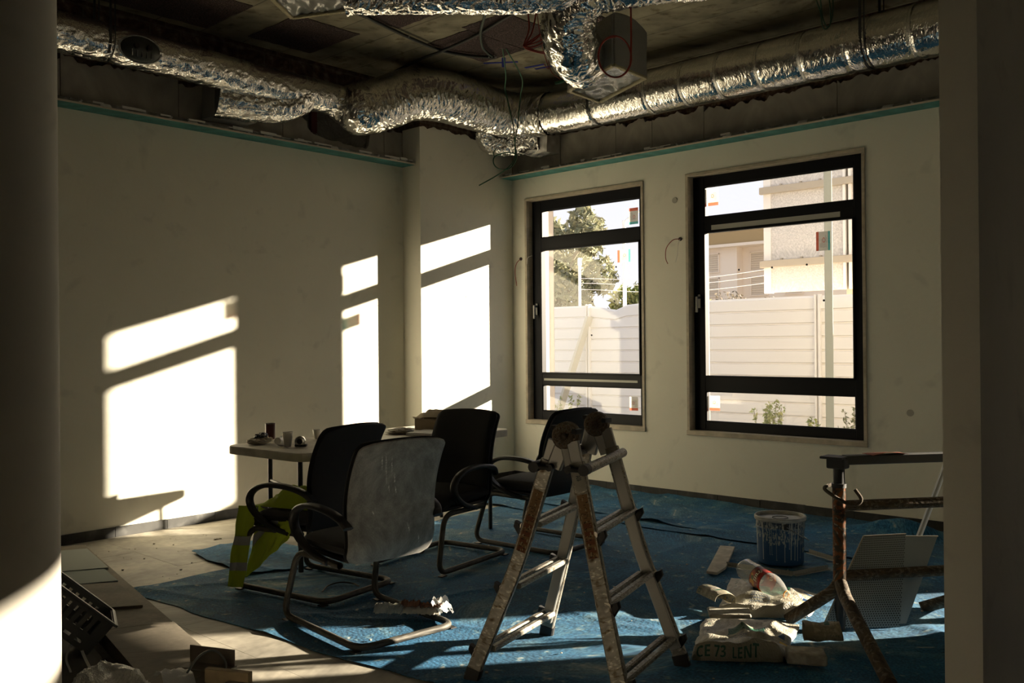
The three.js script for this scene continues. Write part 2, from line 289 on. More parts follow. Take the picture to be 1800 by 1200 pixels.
function makeWindow(q, detail) {
  const w = struct('window_' + q.n, null);
  const s = 0.027, Y = q.y1, y = q.y0, zf = -0.08, zb = -0.15;
  part('surround', [span(q.x0, q.x0 + s, y, Y, -WT - 0.02, 0.010, 0.003), span(q.x1 - s, q.x1, y, Y, -WT - 0.075, 0.010, 0.003), span(q.x0, q.x1, Y - s, Y, -WT - 0.02, 0.011, 0.003), span(q.x0 - 0.004, q.x1 + 0.004, y, y + 0.042, -WT - 0.05, 0.016, 0.004)], M.stone, w, 'pale stone lining round the window');
  const ox0 = q.x0 + s, ox1 = q.x1 - s, oy0 = y + 0.042, oy1 = Y - s, mk = (n, ...a) => part(n, span(...a, 0.004), M.frame, w);
  mk('jamb', ox0, q.gx0, oy0, oy1, zb, zf); mk('jamb', q.gx1, ox1, oy0, oy1, zb, zf);
  mk('head', q.gx0 - 0.001, q.gx1 + 0.001, q.top, oy1, zb, zf); mk('bottom_rail', q.gx0 - 0.001, q.gx1 + 0.001, oy0, q.bot, zb, zf);
  if (q.t1 < q.top) mk('transom', q.gx0 - 0.001, q.gx1 + 0.001, q.t0, q.t1, zb, zf); if (q.m0 > q.bot) mk('mullion', q.gx0 - 0.001, q.gx1 + 0.001, q.m0, q.m1, zb, zf);
  const zones = [[q.t1, q.top], [q.m1, q.t0], [q.bot, q.m0]].filter((k) => k[1] > k[0]);
  zones.forEach(([a, b], i) => { if (!detail) i = 1; if (b - a < 0.01) return;
    // glazing beads stand in front of the pane, a sash round the middle light
    const z1 = i === 1 ? zf + 0.012 : zf - 0.008, t = i === 1 ? 0.012 : 0.009;
    const bd = [span(q.gx0, q.gx0 + t, a, b, -0.112, z1), span(q.gx1 - t, q.gx1, a, b, -0.112, z1), span(q.gx0, q.gx1, a, a + t, -0.112, z1), span(q.gx0, q.gx1, b - t, b, -0.112, z1)];
    part('glazing_bead', bd, M.frame, w);
    const p = part('pane', span(q.gx0 - 0.004, q.gx1 + 0.004, a - 0.004, b + 0.004, -0.1185, -0.1125), M.glass, w);
    if (detail) for (const k of detail.stick.filter((k) => k[4] === i)) {
      const g = new THREE.PlaneGeometry(k[2], k[3]); if (k[5]) { g.rotateZ(k[5]); } g.translate(k[0], k[1], -0.1205);
      part('sticker', g, k[6] ? stickB : stickA, p, 'paper sticker with a red band');
    }
    if (detail) for (const k of detail.dots.filter((k) => k[1] > a && k[1] < b)) { const g = new THREE.CylinderGeometry(0.009, 0.009, 0.004, 10); g.rotateX(Math.PI / 2); g.translate(k[0], k[1], -0.110); part('suction_spot', g, M.black, p); }
  });
  if (detail) {
    const [hx, hy] = detail.handle;
    const h = part('handle', [span(hx - 0.014, hx + 0.014, hy - 0.06, hy + 0.06, zf, zf + 0.012, 0.004), box(0.022, 0.022, 0.05, hx, hy + 0.03, zf + 0.03, 0.006), span(hx - 0.011, hx + 0.011, hy - 0.10, hy + 0.042, zf + 0.045, zf + 0.06, 0.006)], std({ color: lin(0.25, 0.25, 0.24), roughness: 0.35, metalness: 0.6 }), w, 'grey lever handle');
    part('protective_film', detail.film.map((f) => span(f[0], f[1], f[2], f[3], zf, zf + 0.0015)), M.film, w, 'strip of pale protective film');
  }
  return w;
}
makeWindow(WIN[0], { handle: [0.515, 1.75], film: [[0.60, 1.76, 1.018, 1.040]], stick: [[1.703, 2.597, 0.104, 0.155, 0], [1.585, 2.227, 0.118, 0.15, 1, Math.PI / 2], [1.686, 0.818, 0.098, 0.13, 2, Math.PI, 1]], dots: [[0.879, 2.109], [1.208, 1.804], [1.477, 1.799], [1.197, 1.474], [1.501, 2.127]] });
tag(scene.getObjectByName('window_1'), 'narrower dark-framed window nearer the corner, foliage above the white fence outside');
makeWindow(WIN[1], { handle: [2.437, 1.76], film: [[2.56, 3.72, 2.383, 2.425]], stick: [[2.556, 2.68, 0.104, 0.155, 0, Math.PI, 1], [3.56, 2.207, 0.155, 0.118, 1, Math.PI / 2], [2.554, 0.856, 0.104, 0.132, 2, Math.PI, 1]], dots: [[2.81, 2.019], [3.118, 2.02], [3.425, 2.024], [3.567, 1.725]] });
tag(scene.getObjectByName('window_2'), 'wider dark-framed window on the right with the back of a billboard outside');
makeWindow(WIN[2]); tag(scene.getObjectByName('window_3'), 'window of the next room, behind the partition');
makeWindow(WIN[3]); tag(scene.getObjectByName('window_4'), 'further window of the next room, behind the partition');

{ // remaining walls, closing the building
  const r = struct('wall_right', 'dim end of the partition on the right edge, running full height');
  part('plaster', span(5.728, 5.844, -0.05, CEIL + 0.02, 1.90, 3.86), M.plaster, r);
  const c = struct('wall_front', 'wall behind the camera'); part('plaster', span(-0.3, 13.3, -0.1, CEIL, 11, 11.3), M.bare, c);
  const d = struct('wall_far_right', 'far wall of the next room'); part('plaster', span(13, 13.3, -0.1, CEIL, -0.3, 11.3), M.bare, d);
  const k = struct('column', 'thick round off-white column in the left foreground, low sunlight across it');
  const cg = new THREE.CylinderGeometry(0.25, 0.25, 3.93, 72, 1); cg.translate(4.297, 1.9, 6.364);
  const u = cg.attributes.uv; for (let i = 0; i < u.count; i++) u.setXY(i, u.getX(i) * 1.57, u.getY(i) * 3.93);
  part('shaft', cg, M.columnPaint, k);
  // chips in the paint near the foot of the column
  const rr = rng(31), spots = [];
  for (let i = 0; i < 16; i++) { const a = 0.55 + rr() * 0.75, y = 0.42 + rr() * rr() * 0.3, g = new THREE.CircleGeometry(0.002 + rr() * rr() * 0.008, 7); g.scale(1, 1.3, 1); g.rotateY(a); g.translate(4.297 + Math.sin(a) * 0.2508, y, 6.364 + Math.cos(a) * 0.2508); spots.push(g); }
  part('paint_chip', spots, std({ color: lin(0.09, 0.09, 0.08), roughness: 1 }), k);
}
// ledges left over from the false ceiling: green board, cream edge, zinc channel with plaster on top
function ledge(name, label, a, b, along) {
  const t = struct(name, label), S = (...q) => along === 'z' ? span(...q) : span(q[4], q[5], q[2], q[3], q[0], q[1]);
  part('green_board', S(0.0, 0.187, LEDGE, LEDGE + 0.0125, a, b), M.greenBoard, t, 'moisture board seen from below');
  part('board_edge', S(0.187, 0.190, LEDGE - 0.0005, LEDGE + 0.013, a, b), M.paperEdge, t);
  part('channel', [S(0.145, 0.147, LEDGE + 0.0125, LEDGE + 0.045, a, b), S(0.11, 0.147, LEDGE + 0.0125, LEDGE + 0.014, a, b), S(0.11, 0.147, LEDGE + 0.0435, LEDGE + 0.045, a, b)], M.zinc, t, 'zinc channel');
  const r = rng(along === 'z' ? 3 : 9), blobs = [];
  for (let i = 0; i < (along === 'z' ? 26 : 12); i++) { const z = lerp(a, Math.min(b, a + 3.2), Math.pow(r(), 1.6)), l = 0.03 + r() * 0.12, h = 0.008 + r() * 0.02; blobs.push(S(0.14, 0.15 + r() * 0.004, LEDGE + 0.03 + r() * 0.01, LEDGE + 0.03 + h, z, z + l)); }
  part('plaster_splash', blobs, M.white, t);
}
ledge('trim_1', 'green plasterboard ledge high along the left wall', PZ + 0.001, 9, 'z');
ledge('trim_2', 'green plasterboard ledge high along the window wall', PX + 0.001, 5.85, 'x');
// skirtings of dark tiles
function skirting(name, label, len, place, s) {
  const t = struct(name, label), r = rng(s); let x = 0;
  while (x < len) { const l = Math.min(0.4, len - x), off = (r() - 0.5) * 0.002; part('skirting_tile', place(x + 0.001, x + l - 0.001, 0.011 + off, 0.073 + (r() - 0.5) * 0.003), M.skirting, t); x += 0.4; }
}
skirting('baseboard_left', 'dark tile skirting along the left wall', 8.6, (a, b, d, h) => span(0.0005, d, 0, h, PZ + a, PZ + b, 0.002), 4);
skirting('baseboard_back', 'dark tile skirting along the window wall', 5.5, (a, b, d, h) => span(PX + a, PX + b, 0, h, 0.0005, d, 0.002), 8);
skirting('baseboard_pier', 'dark tile skirting round the pier', PZ, (a, b, d, h) => span(PX + 0.0005, PX + d, 0, h, a, b, 0.002), 6);

{ // ceiling: concrete soffit with wood-wool boards cast into it
  const c = struct('ceiling', 'dark board-marked concrete ceiling with reddish wood-wool boards');
  part('slab', span(-0.4, 13.4, CEIL, CEIL + 0.3, -0.4, 11.4), M.concrete, c);
  const B = [[0.124, 0.809, 2.416, 3.017], [0.062, 0.736, 3.349, 4.51], [1.14, 1.659, 2.291, 2.779], [1.14, 1.659, 2.784, 3.37], [1.016, 1.514, 1.192, 1.876], [1.518, 1.991, 1.15, 1.949], [2.032, 2.468, 1.14, 1.586], [2.084, 2.603, 2.436, 3.162], [2.084, 2.603, 3.167, 3.888], [0.995, 1.514, 3.992, 4.718], [1.518, 2.032, 3.992, 4.718]];
  const r = rng(17);
  for (const [x0, x1, z0, z1] of B) { // slightly uneven outline, 6 mm proud of the soffit
    const q = []; const n = 10; for (let i = 0; i < n; i++) q.push([lerp(x0, x1, i / n), z0 + (r() - 0.5) * 0.016]); for (let i = 0; i < n; i++) q.push([x1 + (r() - 0.5) * 0.016, lerp(z0, z1, i / n)]); for (let i = 0; i < n; i++) q.push([lerp(x1, x0, i / n), z1 + (r() - 0.5) * 0.016]); for (let i = 0; i < n; i++) q.push([x0 + (r() - 0.5) * 0.016, lerp(z1, z0, i / n)]);
    const o = extrude(q, 0.012); o.rotateX(Math.PI / 2); o.translate(0, CEIL + 0.006, 0); part('wood_wool_board', wuv(o), M.woodWool, c);
  }
  // blue layout marks sprayed on the concrete: a cross and two strokes
  const mk = (a, b) => bar([a[0], CEIL - 0.0015, a[1]], [b[0], CEIL - 0.0015, b[1]], 0.034, 0.003, 0);
  part('layout_mark', [mk([0.985, 1.161], [1.234, 0.974]), mk([1.037, 0.953], [1.223, 1.15])], M.blueMark, c, 'blue cross mark');
  part('layout_mark', [mk([1.161, 0.798], [1.358, 0.756]), mk([1.203, 0.705], [1.431, 0.653])], M.blueMark, c, 'two blue strokes');
}

// ---------------------------------------------------------------- outside
{
  const g = struct('ground', 'pale gravel ground outside');
  part('ground_surface', span(-70, 60, -0.4, -0.2, -90, -WT), std({ color: lin(0.42, 0.38, 0.31), roughness: 1 }), g);
  const f = struct('added_sun_blocker', 'added unseen block outside the window wall, trimming the sun through the wider window');
  part('blocker', span(3.98, 4.35, -0.2, 4.1, -0.97, -WT), M.plaster, f);  // unseen block, added to cut the sun patch from the wider window
  const f2 = thing('garden_pillar', 'pale beige rendered pillar outside at the left edge of the narrower window', 'pillar', [-0.70, -0.2, -1.25], 0.74);
  part('shaft', span(-0.35, 0.35, 0, 4.6, -0.35, 0, 0.01), std({ color: lin(0.46, 0.40, 0.36), roughness: 0.95 }), f2); part('cap', span(-0.40, 0.40, 4.6, 4.7, -0.40, 0.05, 0.01), std({ color: lin(0.6, 0.55, 0.5), roughness: 0.9 }), f2);
  const roof = struct('roof', 'roof edge of the building'); part('roof_slab', span(-0.4, 13.4, CEIL + 0.3, CEIL + 0.5, -0.5, 11.4), M.floorSlab, roof);
}
const whiteSheet = std({ color: lin(0.80, 0.755, 0.70), roughness: 0.55 });
const FZ = -4.7;
function fencePanel(x0, x1, top, dent) {                           // sheet steel with a flat rib every 19 cm
  const prof = []; for (let y = -0.15; y < top - 0.02; y += 0.18) { prof.push([y, 0], [y + 0.145, 0], [y + 0.152, -0.022], [y + 0.174, -0.022]); } prof.push([top, 0]);
  const nx = 16; return sheet((u, v) => { const k = v * (prof.length - 1), i = Math.min(prof.length - 2, Math.floor(k)), t = k - i, y = lerp(prof[i][0], prof[i + 1][0], t), z = lerp(prof[i][1], prof[i + 1][1], t); const d = dent ? dent(lerp(x0, x1, u), y) : 0; return V(lerp(x0, x1, u), y - d, FZ + z + 0.012 * noise(u * 3, y * 2, x0) - d * 0.6); }, nx, prof.length - 1, 0.004);
}
{
  const t = thing('site_fence', 'white ribbed sheet-metal site fence outside the windows, one panel edge dented', 'fence', [0, 0, 0]);
  const posts = [-7.4, -5.0, -2.42, 1.452, 4.0, 6.6, 9.4]; const tops = [1.96, 1.96, 1.955, 1.975, 1.97, 1.96, 1.96];
  for (let i = 0; i + 1 < posts.length; i++) part('panel', fencePanel(posts[i] + 0.02, posts[i + 1] - 0.02, tops[i], i === 2 ? (x, y) => 0.09 * Math.exp(-(((x + 1.98) / 0.22) ** 2)) * sstep(1.6, 1.97, y) : null), whiteSheet, t);
  for (const x of posts) part('post', [span(x - 0.04, x - 0.012, -0.2, 2.02, FZ - 0.03, FZ + 0.05, 0.004), span(x + 0.012, x + 0.04, -0.2, 2.02, FZ - 0.03, FZ + 0.05, 0.004), span(x - 0.012, x + 0.012, -0.2, 2.0, FZ - 0.03, FZ + 0.01)], whiteSheet, t);
  part('brace', bar([-2.36, 1.82, FZ + 0.06], [-2.98, -0.2, FZ + 0.35], 0.14, 0.05), std({ color: lin(0.6, 0.55, 0.45), roughness: 0.9 }), t, 'slanting timber brace');
}
{
  const t = thing('billboard', 'back of a big pale billboard with steel rails above the fence', 'billboard');
  const pm = std({ map: tex(256, (u, v) => { const n = tfbm(u, v, 50, 5, 4), k = 0.80 + n * 0.18; return [k, k * 0.97, k * 0.94]; }, true, 1), roughness: 0.9 });
  for (const [a, b] of [[0.46, 1.40], [1.405, 1.62], [1.66, 2.9]]) part('panel', span(a, b, 2.10, 4.6, -5.26, -5.20, 0.004), pm, t);
  part('edge_strip', span(0.42, 0.53, 2.09, 4.62, -5.27, -5.185), whiteSheet, t);
  const rm = std({ color: lin(0.42, 0.36, 0.28), roughness: 0.7 });
  for (const y of [2.51, 3.57]) part('rail', [span(0.38, 2.95, y - 0.05, y + 0.05, -5.2, -5.13, 0.005), ...[0.7, 1.0, 1.28].map((x) => span(x - 0.012, x + 0.012, y + 0.05, y + 0.075, -5.2, -5.15))], rm, t, 'brown steel rail');
  for (const x of [1.62, 1.70]) part('stile', span(x - 0.018, x + 0.018, 2.1, 4.6, -5.2, -5.16), whiteSheet, t);
  for (const x of [1.66, 2.7]) part('leg', span(x - 0.06, x + 0.06, -0.2, 4.6, -5.42, -5.27, 0.005), rm, t);
  const p = thing('steel_post', 'grey square steel post standing in front of the fence, seen through the right window', 'post');
  p.position.set(2.342, 0, -3.0); p.rotation.y = 0.43; part('tube', span(-0.043, 0.043, -0.2, 4.9, -0.043, 0.043, 0.008), std({ color: lin(0.27, 0.28, 0.25), roughness: 0.6 }), p); part('base_plate', span(-0.12, 0.12, -0.2, -0.188, -0.12, 0.12), M.zinc, p);
}
{ // apartment house far behind
  const t = thing('apartment_house', 'pale apartment house far off with shuttered windows, left in the right window', 'building');
  const wm = std({ color: lin(0.72, 0.62, 0.52), roughness: 0.95 }), sm = std({ color: lin(0.55, 0.46, 0.36), roughness: 0.9 }), rf = std({ color: lin(0.34, 0.24, 0.12), roughness: 0.95 });
  part('wall', [span(-16.4, -12.62, -0.3, 5.55, -34, -28), span(-12.62, -8, -0.3, 5.5, -34, -28.5)], wm, t);
  part('roof', extrude([[-16.8, 0], [-7.6, 0], [-8.6, 0.7], [-15.6, 0.7]], 6.6).translate(0, 5.52, -34.3), rf, t);
  part('eaves', span(-16.8, -7.6, 5.42, 5.54, -34.3, -27.6), wm, t);
  const rows = [2.3, 3.35, 4.4];
  for (const y of rows) for (const [x, z] of [[-11.85, -28.5], [-10.3, -28.5], [-13.85, -28], [-15.3, -28]]) { const f = part('window', [span(x - 0.42, x + 0.42, y - 0.02, y + 0.02, z, z + 0.08), span(x - 0.40, x - 0.36, y, y + 0.8, z, z + 0.06), span(x + 0.36, x + 0.40, y, y + 0.8, z, z + 0.06), span(x - 0.40, x + 0.40, y + 0.77, y + 0.82, z, z + 0.06)], wm, t); part('shutter', [...Array(8)].map((_, i) => span(x - 0.36, x + 0.36, y + 0.03 + i * 0.094, y + 0.11 + i * 0.094, z + 0.005, z + 0.03)), sm, f); }
  part('aerial', [rod([-12.0, 6.5, -30], [-12.0, 9.3, -30], 0.02, 6), ...[8.6, 8.85, 9.1].map((y) => rod([-12.35, y, -30], [-11.65, y, -30], 0.014, 6))], M.cable, t);
}
function leafCluster(r, n, size, R, colors, cx, cy, cz, flat = 1) {  // many bent leaf quads on a lumpy crown, one geometry with vertex colours
  const pos = [], col = [], idx = [];
  for (let i = 0; i < n; i++) {
    const th = r() * 6.2832, ph = Math.acos(2 * r() - 1), lump = 0.72 + 0.5 * fbm(Math.cos(th) * 1.4 + cx, Math.cos(ph) * 1.6, Math.sin(th) * 1.4 + cz, 3), q = R * lump * (0.55 + 0.45 * Math.cbrt(r()));
    const x = cx + Math.sin(ph) * Math.cos(th) * q, y = cy + Math.cos(ph) * q * flat, z = cz + Math.sin(ph) * Math.sin(th) * q;
    const a = V(r() - 0.5, r() - 0.5, r() - 0.5).normalize(), b = V(r() - 0.5, r() - 0.5, r() - 0.5).cross(a).normalize(), s = size * (0.6 + r() * 0.8), k = pos.length / 3, c = colors[Math.floor(r() * colors.length)], v = 0.75 + r() * 0.5;
    const pts = [[-1, 0, 0], [0, 0.42, 0.12], [1, 0, 0], [0, -0.42, 0.12]]; const nn = a.clone().cross(b);
    for (const p of pts) { pos.push(x + s * (a.x * p[0] + b.x * p[1] + nn.x * p[2]), y + s * (a.y * p[0] + b.y * p[1] + nn.y * p[2]), z + s * (a.z * p[0] + b.z * p[1] + nn.z * p[2])); col.push(c[0] * v, c[1] * v, c[2] * v); }
    idx.push(k, k + 1, k + 2, k, k + 2, k + 3);
  }
  const g = new THREE.BufferGeometry(); g.setAttribute('position', new THREE.Float32BufferAttribute(pos, 3)); g.setAttribute('color', new THREE.Float32BufferAttribute(col, 3)); g.setAttribute('uv', new THREE.Float32BufferAttribute(new Float32Array(pos.length / 3 * 2), 2)); g.setIndex(idx); g.computeVertexNormals(); return g;
}
const leafMat = new THREE.MeshPhysicalMaterial({ vertexColors: true, roughness: 0.9, transmission: 0.35, thickness: 0, side: THREE.DoubleSide });
const barkMat = std({ color: lin(0.2, 0.16, 0.11), roughness: 1 });
function tree(label, x, z, trunkH, blobs, n, size, colors, s) {
  const t = thing('tree', label, 'tree', [x, -0.2, z], 0), r = rng(s);
  part('trunk', [tube([[0, 0, 0], [0.06, trunkH * 0.5, 0.05], [0, trunkH, 0]], 0.14, 10, 8), ...blobs.map((b) => tube([[0, trunkH * 0.75, 0], [b[0] * 0.5, (trunkH + b[1]) * 0.5, b[2] * 0.5], [b[0], b[1], b[2]]], 0.05, 8, 6))], barkMat, t);
  const lv = part('foliage', blobs.map((b) => leafCluster(r, Math.round(n * b[3] * b[3]), size, b[3], colors, b[0], b[1], b[2], b[4] || 1)), leafMat, t); tag(lv, null, null, null, 'stuff');
  return t;
}

// ---------------------------------------------------------------- ducts wrapped in foil, hung under the ceiling
function foilTube(pts, rad, o = {}) {                            // rad: number or f(t); o.step metres per ring, o.amp crease depth
  const c = curveOf(pts, false, 0.5), len = c.getLength(), step = o.step || 0.012, n = Math.ceil(len / step), R = typeof rad === 'function' ? rad : () => rad, m = o.m || 72, amp = o.amp ?? 0.006, s = o.seed || 0;
  const fr = c.computeFrenetFrames(n, false), pos = [], uv = [], idx = [], ks = o.pleat || 1;
  const P = []; for (let i = 0; i <= n; i++) P.push(c.getPointAt(i / n));
  for (let i = 0; i <= n; i++) {
    const t = i / n, d = t * len, r0 = R(t);
    for (let j = 0; j <= m; j++) {
      const a = j / m * 6.28318, ca = Math.cos(a), sa = Math.sin(a);
      const along = ridge(d * 21 * ks + noise(ca * 1.5, sa * 1.5, d * 3 + s) * 1.8, ca * 1.3 + s, sa * 1.3) + 0.55 * ridge(d * 47 * ks + s + noise(ca * 2.5, sa * 2.5, d * 5) * 1.5, ca * 2.6, sa * 2.6);       // creases running round the duct
      const cr = ridge(d * 11 + s, ca * r0 * 20, sa * r0 * 20) + 0.6 * ridge(d * 27, ca * r0 * 50 + s, sa * r0 * 50) + 0.3 * ridge(d * 55, ca * r0 * 100 + s, sa * r0 * 100);    // crumple
      const sag = 0.5 * fbm(d * 1.6, ca * 0.8 + s, sa * 0.8, 2);
      let k = r0 + amp * ((o.wPleat ?? 0.5) * along + (o.wCrumple ?? 0.5) * cr * 0.7 + sag * 1.6);
      for (const b of o.bands || []) k -= 0.010 * Math.exp(-(((d - b) / 0.018) ** 2)) + amp * 0.8 * Math.exp(-(((d - b) / 0.06) ** 2)) * ridge(ca * 9, sa * 9, b);
      const N = fr.normals[i], B = fr.binormals[i], q = P[i];
      pos.push(q.x + k * (N.x * ca + B.x * sa), q.y + k * (N.y * ca + B.y * sa), q.z + k * (N.z * ca + B.z * sa)); uv.push(d, j / m * r0 * 6.28);
    }
  }
  for (let i = 0; i < n; i++) for (let j = 0; j < m; j++) { const a = i * (m + 1) + j, b = a + m + 1; idx.push(a, a + 1, b, b, a + 1, b + 1); }
  const g = new THREE.BufferGeometry(); g.setAttribute('position', new THREE.Float32BufferAttribute(pos, 3)); g.setAttribute('uv', new THREE.Float32BufferAttribute(uv, 2)); g.setIndex(idx); g.computeVertexNormals();
  return g;
}
function strapLoop(c, axis, r, w, up) {                           // band round a duct and its two ends up to the ceiling
  const A = V(...axis).normalize(), S = V(0, 1, 0).cross(A).normalize(), pts = [];
  const hang = up - 0.014 - c[1];
  pts.push(V(...c).addScaledVector(S, r * 0.98).add(V(0, hang, 0)));
  for (let i = 0; i <= 20; i++) { const a = -i / 20 * Math.PI; pts.push(V(...c).addScaledVector(S, r * Math.cos(a)).add(V(0, r * Math.sin(a), 0))); }
  pts.push(V(...c).addScaledVector(S, -r * 0.98).add(V(0, hang, 0)));
  return sweep(pts, rectSec(0.003, w), A);
}
const strapMat = std({ color: lin(0.018, 0.02, 0.02), roughness: 0.35 });
const plenumMat = std({ color: lin(0.30, 0.30, 0.28), metalness: 0.75, roughness: 0.42, bumpMap: M.foil.bumpMap, bumpScale: 0.006 });
{ // small duct along the left wall, with its oval access cover
  const t = thing('insulated_duct', 'slim foil-wrapped duct along the left wall with an oval access cover', 'duct', [0, 0, 0], 0);
  const pts = [[0.38, 3.51, 8.6], [0.38, 3.51, 6.4], [0.375, 3.51, 4.6], [0.37, 3.505, 3.8], [0.36, 3.485, 3.0], [0.36, 3.485, 2.5], [0.36, 3.48, 2.30]];
  part('foil_sleeve', foilTube(pts, 0.128, { seed: 3, amp: 0.009, wPleat: 0.2, wCrumple: 0.75, step: 0.011, m: 90, bands: [4.35] }), M.foil, t);
  part('strap', [strapLoop([0.376, 3.51, 4.30], [0, 0, 1], 0.131, 0.016, CEIL), strapLoop([0.376, 3.51, 4.27], [0, 0, 1], 0.131, 0.008, CEIL)], strapMat, t, 'black hanging strap');
  const g = new THREE.SphereGeometry(1, 32, 16, 0, 6.2832, 0, Math.PI / 2); g.rotateZ(-Math.PI / 2); g.scale(0.035, 0.088, 0.145); g.rotateZ(-0.22); g.translate(0.494, 3.478, 4.09);
  const cov = part('access_cover', g, std({ color: lin(0.05, 0.055, 0.05), roughness: 0.35, metalness: 0.5 }), t, 'dark oval access cover');
  part('rim', (() => { const r = new THREE.TorusGeometry(1, 0.05, 8, 48); r.rotateY(Math.PI / 2); r.scale(0.16, 0.09, 0.148); r.rotateZ(-0.22); r.translate(0.496, 3.477, 4.09); return r; })(), M.zinc, cov);
  for (const d of [-0.045, 0.045]) part('wing_nut', (() => { const c = new THREE.CylinderGeometry(0.017, 0.02, 0.03, 12); c.rotateZ(-Math.PI / 2); c.translate(0.535, 3.485, 4.09 + d); return c; })(), M.black, cov);
  for (const d of [-0.07, -0.035, 0, 0.035, 0.07]) part('slot_rib', box(0.012, 0.045, 0.006, 0.52, 3.44, 4.09 + d), M.zinc, cov);
}
{ // main duct: swells past the reducer, climbs round the pier and turns along the window wall
  const t = thing('insulated_duct', 'fat foil-wrapped duct curving round the pier and running above the windows', 'duct');
  const a = [[0.36, 3.48, 2.36], [0.38, 3.455, 2.27], [0.46, 3.43, 2.13], [0.53, 3.50, 1.93], [0.60, 3.605, 1.70], [0.64, 3.65, 1.40], [0.66, 3.64, 1.05], [0.67, 3.625, 0.80], [0.74, 3.605, 0.58], [0.92, 3.585, 0.46], [1.15, 3.565, 0.44]];
  part('foil_bend', foilTube(a, (u) => lerp(0.125, 0.215, sstep(0.0, 0.10, u)) - 0.025 * sstep(0.62, 0.98, u), { seed: 9, amp: 0.011, wPleat: 0.75, wCrumple: 0.4, step: 0.007, m: 130 }), M.foilPleat, t);
  const b = [[1.05, 3.57, 0.445], [1.4, 3.555, 0.43], [2.2, 3.55, 0.43], [3.2, 3.545, 0.43], [4.2, 3.54, 0.43], [5.0, 3.54, 0.43], [5.75, 3.54, 0.43]];
  part('foil_sleeve', foilTube(b, 0.188, { seed: 17, amp: 0.0034, wPleat: 0.65, wCrumple: 0.35, step: 0.008, m: 110, bands: [0.68, 1.27, 1.62, 1.95, 2.3, 2.65, 3.0, 3.14, 3.45] }), M.foilPleat, t);
  for (const d of [1.27, 1.62, 1.95, 2.3, 2.65, 3.45]) part('tape_band', (() => { const g = new THREE.TorusGeometry(0.184, 0.006, 6, 60); g.scale(1, 1, 2.2); g.rotateY(Math.PI / 2); g.translate(1.05 + d, 3.546, 0.43); return g; })(), M.foil, t);
  part('strap', [strapLoop([1.73, 3.553, 0.43], [1, 0, 0], 0.187, 0.02, CEIL), strapLoop([1.765, 3.553, 0.43], [1, 0, 0], 0.187, 0.008, CEIL)], strapMat, t, 'black hanging strap');
  part('strap', [strapLoop([4.17, 3.54, 0.43], [1, 0, 0], 0.186, 0.02, CEIL), strapLoop([4.20, 3.54, 0.43], [1, 0, 0], 0.187, 0.008, CEIL)], strapMat, t, 'black hanging strap');
}
function facetBox(x0, x1, y0, y1, z0, z1, s, amp = 0.006) { const g = new THREE.BoxGeometry(x1 - x0, y1 - y0, z1 - z0, 16, 12, 14); g.translate((x0 + x1) / 2, (y0 + y1) / 2, (z0 + z1) / 2); const p = g.attributes.position; for (let i = 0; i < p.count; i++) { const x = p.getX(i), y = p.getY(i), z = p.getZ(i); p.setXYZ(i, x + amp * noise(x * 9, y * 9, z * 9 + s), y + amp * noise(x * 9 + 5, y * 9, z * 9 + s), z + amp * noise(x * 9, y * 9 + 5, z * 9 + s)); } g.computeVertexNormals(); return g; }
{ // branch from the small duct into a plenum box on the left wall
  const t = thing('duct_branch', 'short foil elbow dropping from the slim duct to a box on the left wall', 'duct');
  part('plenum_box', facetBox(0.01, 0.20, 3.20, 3.48, 3.0, 3.36, 5), M.foilDull, t);
  part('foil_elbow', foilTube([[0.19, 3.35, 3.36], [0.24, 3.345, 3.16], [0.275, 3.35, 2.96], [0.31, 3.375, 2.79], [0.34, 3.43, 2.70], [0.36, 3.50, 2.67]], (u) => 0.150 - 0.02 * u, { seed: 23, amp: 0.011, wPleat: 0.4, wCrumple: 0.8, step: 0.007, m: 110 }), M.foil, t);
}
{ // branch from the main bend to a plenum box over the first window
  const t = thing('duct_branch', 'crumpled foil hose under the corner bend leading to a box over the window wall', 'duct');
  part('plenum_box', facetBox(0.74, 0.92, 3.275, 3.52, 0.02, 0.22, 15, 0.01), M.foil, t);
  part('foil_hose', foilTube([[0.36, 3.60, 0.50], [0.31, 3.50, 0.45], [0.33, 3.43, 0.38], [0.46, 3.405, 0.29], [0.62, 3.40, 0.22], [0.80, 3.40, 0.16]], (u) => 0.105 - 0.01 * u, { seed: 31, amp: 0.014, wPleat: 0.6, wCrumple: 0.9, step: 0.007, m: 100 }), M.foil, t);
  part('torn_flap', sheet((u, v) => { const x = lerp(0.60, 0.80, u), y = 3.285 + 0.03 * v + 0.012 * noise(u * 9, v * 7, 3); return V(x, y - 0.03 * Math.sin(u * 3), lerp(0.07, 0.30, v)); }, 18, 10, 0.002), M.foil, t);
}
